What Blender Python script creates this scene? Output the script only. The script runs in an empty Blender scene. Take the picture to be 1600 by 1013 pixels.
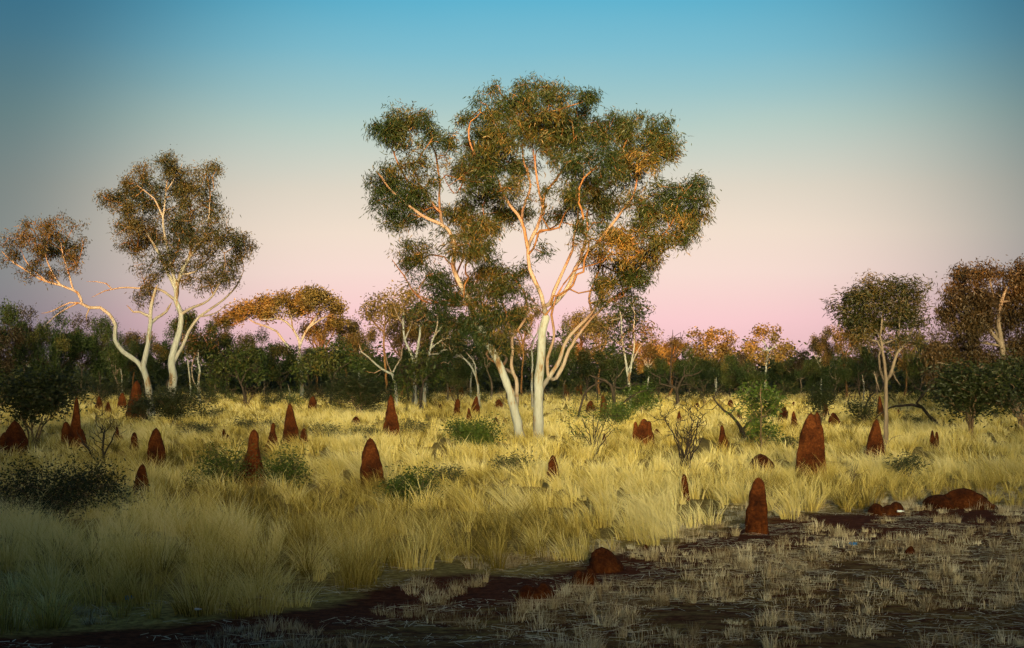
import bpy, math, random
import numpy as np
from mathutils import Vector, noise as mnoise

rng = np.random.default_rng(7)
random.seed(7)
scene = bpy.context.scene
COL = scene.collection

# ------------------------------------------------------------------ camera
F = 2222.0            # focal length in photo pixels (1600 wide)
CAMZ = 1.8
PITCH = math.atan(83.5 / F)
cam_d = bpy.data.cameras.new('camera')
cam_d.sensor_width = 36.0
cam_d.lens = 36.0 * F / 1600.0
cam_d.clip_start = 0.1
cam_d.clip_end = 5000.0
cam = bpy.data.objects.new('camera', cam_d)
cam.location = (0, 0, CAMZ)
cam.rotation_euler = (math.pi / 2 + PITCH, 0, 0)
COL.objects.link(cam)
scene.camera = cam

# ------------------------------------------------------------------ light
SUN_EL = math.radians(0.75)
SUN_AZ = math.radians(-3.0)      # the sun is right behind the viewer, a touch to the left
world = bpy.data.worlds.new('World')
scene.world = world
world.use_nodes = True
nt = world.node_tree
nt.nodes.clear()
def N(tree, kind, **kw):
    n = tree.nodes.new(kind)
    for k, v in kw.items():
        setattr(n, k, v)
    return n
L = nt.links
tc = N(nt, 'ShaderNodeTexCoord')
sep = N(nt, 'ShaderNodeSeparateXYZ'); L.new(tc.outputs['Generated'], sep.inputs[0])
mr = N(nt, 'ShaderNodeMapRange'); mr.inputs['From Min'].default_value = -0.1; mr.inputs['From Max'].default_value = 0.9
L.new(sep.outputs['Z'], mr.inputs['Value'])
ramp = N(nt, 'ShaderNodeValToRGB'); L.new(mr.outputs[0], ramp.inputs[0])
SKY = [(-0.1, (.42, .26, .30)), (0.0, (.49, .30, .33)), (0.04, (.575, .375, .40)), (0.072, (.56, .44, .41)),
       (0.10, (.53, .45, .39)), (0.13, (.45, .415, .36)), (0.175, (.285, .375, .355)), (0.20, (.195, .34, .37)), (0.225, (.12, .31, .395)),
       (0.26, (.060, .275, .40)), (0.45, (.10, .22, .33)), (0.9, (.20, .30, .43))]
els = ramp.color_ramp.elements
while len(els) < len(SKY):
    els.new(0.5)
for e, (z, c) in zip(els, SKY):
    e.position = z + 0.1
for e, (z, c) in zip(els, SKY):
    e.color = (*c, 1)
def vdot(d):
    v = N(nt, 'ShaderNodeVectorMath', operation='DOT_PRODUCT')
    L.new(tc.outputs['Generated'], v.inputs[0]); d = Vector(d).normalized(); v.inputs[1].default_value = d
    return v.outputs['Value']
# vignette built into the sky: bright middle opposite the sun, darker outward
gl = N(nt, 'ShaderNodeMapRange', interpolation_type='SMOOTHERSTEP')
gl.inputs['From Min'].default_value = math.cos(math.radians(23)); gl.inputs['From Max'].default_value = 1.0
gl.inputs['To Min'].default_value = 0.28; gl.inputs['To Max'].default_value = 1.08
L.new(vdot((math.sin(math.radians(1.5)), 1, math.sin(math.radians(6)))), gl.inputs['Value'])
gc = N(nt, 'ShaderNodeVectorMath', operation='MULTIPLY_ADD')   # the vignette turns the sky bluer as well as darker outward
cx = N(nt, 'ShaderNodeCombineXYZ')
for k_ in range(3): L.new(gl.outputs[0], cx.inputs[k_])
L.new(cx.outputs[0], gc.inputs[0]); gc.inputs[1].default_value = (1.04, .90, .80); gc.inputs[2].default_value = (-.04, .09, .17)
mp_ = N(nt, 'ShaderNodeMapping'); mp_.inputs['Scale'].default_value = (2.2, 2.2, 7); L.new(tc.outputs['Generated'], mp_.inputs[0])
nz_ = noise_ = N(nt, 'ShaderNodeTexNoise'); nz_.inputs['Scale'].default_value = 1.2; nz_.inputs['Detail'].default_value = 3; L.new(mp_.outputs[0], nz_.inputs['Vector'])
ma_ = N(nt, 'ShaderNodeMath', operation='MULTIPLY_ADD'); L.new(nz_.outputs[0], ma_.inputs[0]); ma_.inputs[1].default_value = .024; L.new(mr.outputs[0], ma_.inputs[2])
mb_ = N(nt, 'ShaderNodeMath', operation='SUBTRACT'); L.new(ma_.outputs[0], mb_.inputs[0]); mb_.inputs[1].default_value = .012; L.new(mb_.outputs[0], ramp.inputs[0])
mul = N(nt, 'ShaderNodeVectorMath', operation='MULTIPLY')
L.new(ramp.outputs[0], mul.inputs[0]); L.new(gc.outputs[0], mul.inputs[1])
# warm afterglow round the low sun
wg = N(nt, 'ShaderNodeMapRange', interpolation_type='SMOOTHSTEP')
wg.inputs['From Min'].default_value = math.cos(math.radians(19)); wg.inputs['From Max'].default_value = 1.0
wg.inputs['To Min'].default_value = 0.0; wg.inputs['To Max'].default_value = 215.0
# flattened: the afterglow hugs the horizon
vm = N(nt, 'ShaderNodeVectorMath', operation='MULTIPLY'); L.new(tc.outputs['Generated'], vm.inputs[0]); vm.inputs[1].default_value = (1, 1, 2.1)
vn = N(nt, 'ShaderNodeVectorMath', operation='NORMALIZE'); L.new(vm.outputs[0], vn.inputs[0])
vd = N(nt, 'ShaderNodeVectorMath', operation='DOT_PRODUCT'); L.new(vn.outputs[0], vd.inputs[0]); vd.inputs[1].default_value = Vector((0, -1, 0.10)).normalized()
L.new(vd.outputs['Value'], wg.inputs['Value'])
wcol = N(nt, 'ShaderNodeVectorMath', operation='SCALE'); wcol.inputs[0].default_value = (1.0, 0.86, 0.45)
L.new(wg.outputs[0], wcol.inputs['Scale'])
add = N(nt, 'ShaderNodeVectorMath', operation='ADD'); L.new(mul.outputs[0], add.inputs[0]); L.new(wcol.outputs[0], add.inputs[1])
bg1 = N(nt, 'ShaderNodeBackground'); L.new(add.outputs[0], bg1.inputs['Color']); bg1.inputs['Strength'].default_value = 1.0
nsky = N(nt, 'ShaderNodeTexSky', sky_type='NISHITA', sun_disc=False, sun_elevation=SUN_EL, sun_rotation=math.pi - SUN_AZ)
bg2 = N(nt, 'ShaderNodeBackground'); L.new(nsky.outputs[0], bg2.inputs['Color']); bg2.inputs['Strength'].default_value = 0.01
ash = N(nt, 'ShaderNodeAddShader'); L.new(bg1.outputs[0], ash.inputs[0]); L.new(bg2.outputs[0], ash.inputs[1])
wo = N(nt, 'ShaderNodeOutputWorld'); L.new(ash.outputs[0], wo.inputs['Surface'])

sun_d = bpy.data.lights.new('sun', 'SUN')
sun_d.energy = 5.0
sun_d.angle = math.radians(0.53)
sun_d.color = (1.0, 0.30, 0.03)
sun = bpy.data.objects.new('sun', sun_d)
sdir = Vector((math.sin(SUN_AZ) * math.cos(SUN_EL), -math.cos(SUN_AZ) * math.cos(SUN_EL), math.sin(SUN_EL)))
sun.rotation_euler = sdir.to_track_quat('Z', 'Y').to_euler()
sun.location = (20, -60, 30)
COL.objects.link(sun)

scene.render.engine = 'CYCLES'
scene.view_settings.view_transform = 'Standard'
scene.view_settings.look = 'None'
scene.view_settings.exposure = 0.6
scene.view_settings.gamma = 1.0
scene.render.resolution_x = 1024
scene.render.resolution_y = 648
scene.cycles.max_bounces = 5
scene.cycles.diffuse_bounces = 3
scene.cycles.transparent_max_bounces = 4

# ------------------------------------------------------------------ helpers
def ray(px, py):
    x = (px - 800.0) / F
    y = -(py - 506.5) / F
    c, s = math.cos(PITCH), math.sin(PITCH)
    # camera forward = (0,c,s), up = (0,-s,c)
    return np.array([x, c - y * s, s + y * c])
def at(px, py, D):
    r = ray(px, py)
    return np.array([0, 0, CAMZ]) + r * (D / r[1])
def hgt(x, y):
    """ground height, gentle undulation; flat enough to leave the picture's layout alone"""
    return 0.03 * np.sin(x * 0.9 + 1.3 * np.sin(y * .31)) * np.cos(y * 0.55) + 0.02 * np.sin(x * 2.1 + y * 1.7)
def ground(px, py):
    r = ray(px, py)
    t = CAMZ / -r[2]
    p = np.array([0, 0, CAMZ]) + r * t
    return p
def proj(x, y, z):
    c, s = math.cos(PITCH), math.sin(PITCH)
    dz = z - CAMZ
    fw = y * c + dz * s
    up = -y * s + dz * c
    return 800 + F * x / fw, 506.5 - F * up / fw

def tag(o, label=None, cat=None, group=None, kind=None):
    if label: o['label'] = label
    if cat: o['category'] = cat
    if group: o['group'] = group
    if kind: o['kind'] = kind
    return o
def make_mesh(name, V, Q, var=None, mat=None, smooth=False):
    V = np.ascontiguousarray(V, dtype=np.float32); Q = np.ascontiguousarray(Q, dtype=np.int32)
    me = bpy.data.meshes.new(name)
    me.vertices.add(len(V)); me.vertices.foreach_set('co', V.ravel())
    k = Q.shape[1]
    me.loops.add(Q.size); me.loops.foreach_set('vertex_index', Q.ravel())
    me.polygons.add(len(Q))
    me.polygons.foreach_set('loop_start', np.arange(0, Q.size, k, dtype=np.int32))
    if smooth:
        me.polygons.foreach_set('use_smooth', np.ones(len(Q), dtype=bool))
    if var is not None:
        a = me.attributes.new('var', 'FLOAT', 'POINT'); a.data.foreach_set('value', np.ascontiguousarray(var, dtype=np.float32))
    me.update(calc_edges=True)
    if mat: me.materials.append(mat)
    return me
def link(name, me, parent=None, loc=None):
    o = bpy.data.objects.new(name, me); COL.objects.link(o)
    if parent: o.parent = parent
    if loc is not None: o.location = loc
    return o
def empty(name, loc):
    o = bpy.data.objects.new(name, None); COL.objects.link(o); o.location = loc; o.empty_display_size = .3
    return o

# ------------------------------------------------------------------ materials
def mat_new(name):
    m = bpy.data.materials.new(name); m.use_nodes = True
    t = m.node_tree; t.nodes.clear()
    out = N(t, 'ShaderNodeOutputMaterial')
    return m, t, out
def setramp(r, stops):
    e = r.color_ramp.elements
    while len(e) < len(stops): e.new(0.5)
    for q, (p, c) in zip(e, stops): q.position = p
    for q, (p, c) in zip(e, stops): q.color = (*c, 1)
def noise_node(t, scale, detail=4, vec=None, rough=.6):
    n = N(t, 'ShaderNodeTexNoise'); n.inputs['Scale'].default_value = scale; n.inputs['Detail'].default_value = detail
    n.inputs['Roughness'].default_value = rough
    if vec: t.links.new(vec, n.inputs['Vector'])
    return n
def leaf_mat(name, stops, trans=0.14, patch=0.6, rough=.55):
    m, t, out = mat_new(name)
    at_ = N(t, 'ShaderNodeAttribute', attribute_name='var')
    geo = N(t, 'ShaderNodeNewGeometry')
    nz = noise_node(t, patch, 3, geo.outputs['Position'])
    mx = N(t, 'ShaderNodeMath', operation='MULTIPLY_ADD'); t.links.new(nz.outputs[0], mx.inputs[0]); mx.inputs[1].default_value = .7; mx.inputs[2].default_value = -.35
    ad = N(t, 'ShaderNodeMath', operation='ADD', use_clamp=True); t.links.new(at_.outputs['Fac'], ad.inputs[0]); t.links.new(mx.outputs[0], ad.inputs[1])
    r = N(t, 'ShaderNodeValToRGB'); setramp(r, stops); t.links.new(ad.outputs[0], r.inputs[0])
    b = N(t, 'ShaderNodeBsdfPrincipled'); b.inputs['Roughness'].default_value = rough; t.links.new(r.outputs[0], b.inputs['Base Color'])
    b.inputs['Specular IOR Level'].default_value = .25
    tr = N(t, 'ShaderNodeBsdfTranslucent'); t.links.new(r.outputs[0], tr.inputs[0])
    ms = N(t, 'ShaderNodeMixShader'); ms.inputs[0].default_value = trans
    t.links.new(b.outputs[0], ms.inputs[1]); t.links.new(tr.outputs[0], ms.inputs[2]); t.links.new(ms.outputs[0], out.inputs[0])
    return m
def bark_mat(name, stops, sc=3.0, bump=.3, stretch=.25, young=None):  # young: orange sunlight tint painted onto thin limbs
    m, t, out = mat_new(name)
    co = N(t, 'ShaderNodeTexCoord'); mp = N(t, 'ShaderNodeMapping'); mp.inputs['Scale'].default_value = (1, 1, stretch)
    t.links.new(co.outputs['Object'], mp.inputs[0])
    n1 = noise_node(t, sc, 6, mp.outputs[0], .65); n2 = noise_node(t, sc * 9, 4, mp.outputs[0])
    mx = N(t, 'ShaderNodeMath', operation='MULTIPLY_ADD'); t.links.new(n2.outputs[0], mx.inputs[0]); mx.inputs[1].default_value = .3; t.links.new(n1.outputs[0], mx.inputs[2])
    sb = N(t, 'ShaderNodeMath', operation='SUBTRACT'); t.links.new(mx.outputs[0], sb.inputs[0]); sb.inputs[1].default_value = .15
    r = N(t, 'ShaderNodeValToRGB'); setramp(r, stops); t.links.new(sb.outputs[0], r.inputs[0])
    col = r.outputs[0]
    if young:      # orange sunlight painted onto thin limbs; thick stems keep their pale bark
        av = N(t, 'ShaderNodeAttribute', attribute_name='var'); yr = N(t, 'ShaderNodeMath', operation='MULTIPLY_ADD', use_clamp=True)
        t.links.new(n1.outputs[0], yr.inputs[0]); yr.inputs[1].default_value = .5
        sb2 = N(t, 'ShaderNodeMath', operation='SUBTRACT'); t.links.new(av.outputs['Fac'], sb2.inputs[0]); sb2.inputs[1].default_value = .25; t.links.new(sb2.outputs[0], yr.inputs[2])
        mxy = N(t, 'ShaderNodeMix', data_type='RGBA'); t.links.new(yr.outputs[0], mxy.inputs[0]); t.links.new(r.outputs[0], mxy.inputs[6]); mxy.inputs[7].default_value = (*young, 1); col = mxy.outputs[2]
    b = N(t, 'ShaderNodeBsdfPrincipled'); b.inputs['Roughness'].default_value = .8; t.links.new(col, b.inputs['Base Color'])
    b.inputs['Specular IOR Level'].default_value = .15
    bp = N(t, 'ShaderNodeBump'); bp.inputs['Strength'].default_value = bump; bp.inputs['Distance'].default_value = .02
    t.links.new(mx.outputs[0], bp.inputs['Height']); t.links.new(bp.outputs[0], b.inputs['Normal'])
    t.links.new(b.outputs[0], out.inputs[0])
    return m
M = {}
M['bark_white'] = bark_mat('white_gum_bark', [(.30, (.07, .035, .015)), (.38, (.15, .095, .05)), (.45, (.20, .195, .175)), (.58, (.245, .25, .245)), (.66, (.17, .17, .165)), (.74, (.08, .075, .07))], young=(.17, .062, .016))  # last tint puts the orange sun into the thin-limb colour
M['bark_limb'] = bark_mat('tan_limb_bark', [(.3, (.05, .022, .008)), (.42, (.12, .055, .02)), (.58, (.18, .09, .035)), (.7, (.09, .045, .018))])
M['bark_grey'] = bark_mat('grey_bark', [(.3, (.06, .042, .03)), (.6, (.14, .105, .08)), (.75, (.20, .17, .14))])
M['bark_dark'] = bark_mat('charred_bark', [(.3, (.012, .009, .007)), (.6, (.035, .024, .018)), (.8, (.09, .06, .045))], 6, .6)
M['twig'] = bark_mat('dry_twig_bark', [(.3, (.05, .03, .02)), (.6, (.12, .075, .045)), (.8, (.22, .15, .10))], 6, .3)
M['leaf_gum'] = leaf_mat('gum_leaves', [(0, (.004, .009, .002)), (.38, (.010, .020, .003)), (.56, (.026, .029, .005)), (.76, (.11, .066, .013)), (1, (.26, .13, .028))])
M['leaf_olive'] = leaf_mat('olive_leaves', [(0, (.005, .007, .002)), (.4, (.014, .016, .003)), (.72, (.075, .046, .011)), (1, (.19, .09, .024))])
M['leaf_gold'] = leaf_mat('sunlit_leaves', [(0, (.014, .011, .003)), (.35, (.07, .045, .010)), (.7, (.19, .105, .026)), (1, (.30, .16, .04))])  # orange evening sun painted into the leaf colour of lit treetops
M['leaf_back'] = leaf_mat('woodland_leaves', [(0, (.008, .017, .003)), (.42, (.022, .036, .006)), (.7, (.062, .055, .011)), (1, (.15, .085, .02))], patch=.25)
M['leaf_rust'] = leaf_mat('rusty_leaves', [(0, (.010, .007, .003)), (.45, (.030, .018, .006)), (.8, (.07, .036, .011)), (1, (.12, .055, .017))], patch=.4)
M['leaf_bush'] = leaf_mat('bush_leaves', [(0, (.012, .024, .003)), (.5, (.040, .064, .007)), (1, (.12, .135, .019))])
M['leaf_dark'] = leaf_mat('dark_shrub_leaves', [(0, (.007, .011, .003)), (.5, (.016, .021, .005)), (1, (.045, .045, .010))])
M['leaf_salt'] = leaf_mat('grey_green_leaves', [(0, (.02, .024, .008)), (.5, (.05, .053, .02)), (1, (.11, .11, .045))])
M['straw'] = leaf_mat('dry_grass', [(0, (.11, .08, .015)), (.2, (.25, .175, .03)), (.45, (.53, .395, .095)), (.75, (.73, .59, .21)), (1, (.84, .73, .38))], trans=.4, patch=.35, rough=.6)
M['stubble'] = leaf_mat('grey_stubble', [(0, (.16, .10, .05)), (.4, (.42, .32, .19)), (.75, (.62, .53, .37)), (1, (.75, .68, .52))], trans=.2, patch=.8, rough=.7)

def mound_mat():
    m, t, out = mat_new('termite_earth')
    co = N(t, 'ShaderNodeTexCoord'); oi = N(t, 'ShaderNodeObjectInfo')
    n1 = noise_node(t, 3.5, 6, co.outputs['Object'], .65); n2 = noise_node(t, 28, 5, co.outputs['Object'], .7)
    r = N(t, 'ShaderNodeValToRGB'); setramp(r, [(.28, (.014, .0035, .0012)), (.45, (.047, .0115, .0026)), (.58, (.082, .0215, .005)), (.72, (.14, .045, .011)), (.85, (.20, .085, .028))])
    mx = N(t, 'ShaderNodeMath', operation='MULTIPLY_ADD'); t.links.new(n2.outputs[0], mx.inputs[0]); mx.inputs[1].default_value = .5; t.links.new(n1.outputs[0], mx.inputs[2])
    s = N(t, 'ShaderNodeMath', operation='SUBTRACT'); t.links.new(mx.outputs[0], s.inputs[0]); s.inputs[1].default_value = .25
    t.links.new(s.outputs[0], r.inputs[0])
    hs = N(t, 'ShaderNodeHueSaturation'); t.links.new(r.outputs[0], hs.inputs['Color'])
    v = N(t, 'ShaderNodeMapRange'); t.links.new(oi.outputs['Random'], v.inputs['Value']); v.inputs['To Min'].default_value = .8; v.inputs['To Max'].default_value = 1.15
    t.links.new(v.outputs[0], hs.inputs['Value'])
    b = N(t, 'ShaderNodeBsdfPrincipled'); b.inputs['Roughness'].default_value = .95; b.inputs['Specular IOR Level'].default_value = .1
    t.links.new(hs.outputs[0], b.inputs['Base Color'])
    bp = N(t, 'ShaderNodeBump'); bp.inputs['Strength'].default_value = 1.0; bp.inputs['Distance'].default_value = .06
    t.links.new(mx.outputs[0], bp.inputs['Height']); t.links.new(bp.outputs[0], b.inputs['Normal']); t.links.new(b.outputs[0], out.inputs[0])
    return m
M['mound'] = mound_mat()

def ground_mat():
    m, t, out = mat_new('red_soil_with_litter')
    geo = N(t, 'ShaderNodeNewGeometry')
    n1 = noise_node(t, .7, 6, geo.outputs['Position'], .6); n2 = noise_node(t, 14, 6, geo.outputs['Position'], .7)
    mp = N(t, 'ShaderNodeMapping'); mp.inputs['Scale'].default_value = (1, 3.2, 1); t.links.new(geo.outputs['Position'], mp.inputs[0])
    n3 = noise_node(t, 2.2, 8, mp.outputs[0], .7)
    soil = N(t, 'ShaderNodeValToRGB'); setramp(soil, [(.3, (.028, .007, .003)), (.5, (.080, .019, .007)), (.7, (.14, .042, .017))]); t.links.new(n2.outputs[0], soil.inputs[0])
    lit = N(t, 'ShaderNodeValToRGB'); setramp(lit, [(.35, (.12, .068, .018)), (.55, (.31, .21, .06)), (.75, (.50, .37, .12))]); t.links.new(n2.outputs[0], lit.inputs[0])
    a = N(t, 'ShaderNodeAttribute', attribute_name='var')
    f = N(t, 'ShaderNodeMath', operation='MULTIPLY_ADD'); t.links.new(n3.outputs[0], f.inputs[0]); f.inputs[1].default_value = 1.2; t.links.new(a.outputs['Fac'], f.inputs[2])
    fr = N(t, 'ShaderNodeMapRange'); t.links.new(f.outputs[0], fr.inputs['Value']); fr.inputs['From Min'].default_value = .60; fr.inputs['From Max'].default_value = 1.05
    mx = N(t, 'ShaderNodeMix', data_type='RGBA'); t.links.new(fr.outputs[0], mx.inputs[0]); t.links.new(soil.outputs[0], mx.inputs[6]); t.links.new(lit.outputs[0], mx.inputs[7])
    b = N(t, 'ShaderNodeBsdfPrincipled'); b.inputs['Roughness'].default_value = .95; b.inputs['Specular IOR Level'].default_value = .05
    t.links.new(mx.outputs[2], b.inputs['Base Color'])
    bp = N(t, 'ShaderNodeBump'); bp.inputs['Strength'].default_value = .8; bp.inputs['Distance'].default_value = .04
    t.links.new(n2.outputs[0], bp.inputs['Height']); t.links.new(bp.outputs[0], b.inputs['Normal']); t.links.new(b.outputs[0], out.inputs[0])
    return m
M['ground'] = ground_mat()
def plain(name, col, rough=.5):
    m, t, out = mat_new(name)
    co = N(t, 'ShaderNodeTexCoord'); n = noise_node(t, 30, 3, co.outputs['Object'])
    r = N(t, 'ShaderNodeValToRGB'); setramp(r, [(.3, tuple(c * .6 for c in col)), (.6, col)]); t.links.new(n.outputs[0], r.inputs[0])
    b = N(t, 'ShaderNodeBsdfPrincipled'); b.inputs['Roughness'].default_value = rough; t.links.new(r.outputs[0], b.inputs['Base Color']); t.links.new(b.outputs[0], out.inputs[0])
    return m
M['blue'] = plain('blue_plastic', (.02, .22, .62), .4)
M['white'] = plain('white_plastic', (.75, .80, .85), .3)
M['stone'] = plain('dark_red_stone', (.09, .03, .015), .9)

# ------------------------------------------------------------------ ground
# edge of the tall grass (photo pixels at ground level): in front of it lies bare soil with stubble
EDGE = [(-400, 1020), (0, 992), (150, 975), (300, 968), (450, 950), (540, 930), (600, 908), (700, 892), (850, 892), (905, 880), (1000, 852), (1100, 834), (1150, 812),
        (1230, 802), (1300, 800), (1450, 792), (1600, 786), (2200, 770)]
ex = np.array([e[0] for e in EDGE], float); ey = np.array([e[1] for e in EDGE], float)
def in_grass(x, y):
    px, py = proj(x, y, 0.0)
    wob = 9 * np.sin(px * .021) + 6 * np.sin(px * .057 + 1) 
    return py < np.interp(px, ex, ey) + wob, py - np.interp(px, ex, ey)
def axis(lo, hi, fine_lo, fine_hi, step, big):
    a = [fine_lo]
    while a[-1] < fine_hi: a.append(a[-1] + step)
    s = step
    while a[-1] < hi: s = min(s * 1.25, big); a.append(a[-1] + s)
    s = step; b = [fine_lo]
    while b[-1] > lo: s = min(s * 1.25, big); b.append(b[-1] - s)
    return np.array(sorted(set(b[1:] + a)))
gx = axis(-1500, 1500, -12, 12, .35, 150); gy = axis(-900, 2500, 6, 45, .35, 150)
GX, GY = np.meshgrid(gx, gy)
GZ = hgt(GX, GY) * (np.hypot(GX, GY) < 200)
V = np.stack([GX.ravel(), GY.ravel(), GZ.ravel()], 1)
nx, ny = len(gx), len(gy)
ii = np.arange(nx * ny).reshape(ny, nx)
Q = np.stack([ii[:-1, :-1].ravel(), ii[:-1, 1:].ravel(), ii[1:, 1:].ravel(), ii[1:, :-1].ravel()], 1)
fy = np.where(V[:, 1] < 3, 3, V[:, 1])
_, dpy = in_grass(V[:, 0], fy)
gv = np.clip(0.5 - dpy / 60.0, 0.05, .75); gv = np.where((dpy > 0) & (GY.ravel() > 3), np.interp(dpy, [0, 12, 38, 60], [.3, -.15, -.15, .12]), gv)
gme = make_mesh('ground', V, Q, gv, M['ground'], True)
tag(link('ground', gme), 'red soil plain strewn with dry litter', None, None, 'structure')

# unseen ridge and added bank behind the viewer, blocking last sun and some afterglow
def shade_rise(name, pts, mat):
    """pts: list of (x, y, height, half_width) along the crest"""
    rows = []
    n = 90
    t = np.linspace(0, len(pts) - 1, n); P = np.array(pts, float)
    ip = np.stack([np.interp(t, np.arange(len(pts)), P[:, k]) for k in range(4)], 1)
    offs = np.linspace(-1, 1, 17)
    V = []
    for i in range(n):
        a = ip[max(i - 1, 0)]; b = ip[min(i + 1, n - 1)]
        d = b[:2] - a[:2]; d /= np.linalg.norm(d) + 1e-9; nn = np.array([-d[1], d[0]])
        for o in offs:
            h = ip[i, 2] * (0.5 + 0.5 * math.cos(o * math.pi)) ** .8 * (1 + .05 * mnoise.noise(Vector((i * .35, o, 0))))
            p = ip[i, :2] + nn * o * ip[i, 3]
            V.append((p[0], p[1], h - .3))
    ii = np.arange(n * 17).reshape(n, 17)
    Q = np.stack([ii[:-1, :-1].ravel(), ii[:-1, 1:].ravel(), ii[1:, 1:].ravel(), ii[1:, :-1].ravel()], 1)
    me = make_mesh(name, np.array(V), Q, np.full(len(V), .2), mat, True)
    return tag(link(name, me), None, None, None, 'structure')
shade_rise('unseen_ridge', [(-600, -150, 9, 40), (-250, -150, 8.0, 40), (-60, -150, 7.6, 40), (0, -150, 6.6, 40), (40, -150, 6.5, 40), (120, -150, 7.6, 40), (300, -150, 8.5, 40), (600, -150, 9, 40)], M['ground'])
shade_rise('shade_rise', [(-50, 26, 4, 8), (-26, 16, 4.6, 8), (-13, 8, 4.4, 6.5), (-7.5, -1, 4.7, 5), (-3, -6, 3.9, 4.5), (3, -6, 2.4, 4.5), (7.5, -1, 3.5, 5), (13, 8, 5.3, 6.5), (26, 16, 4.6, 8), (50, 26, 4, 8)], M['ground'])  # added bank, shaped to darken the foreground and corners


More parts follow.
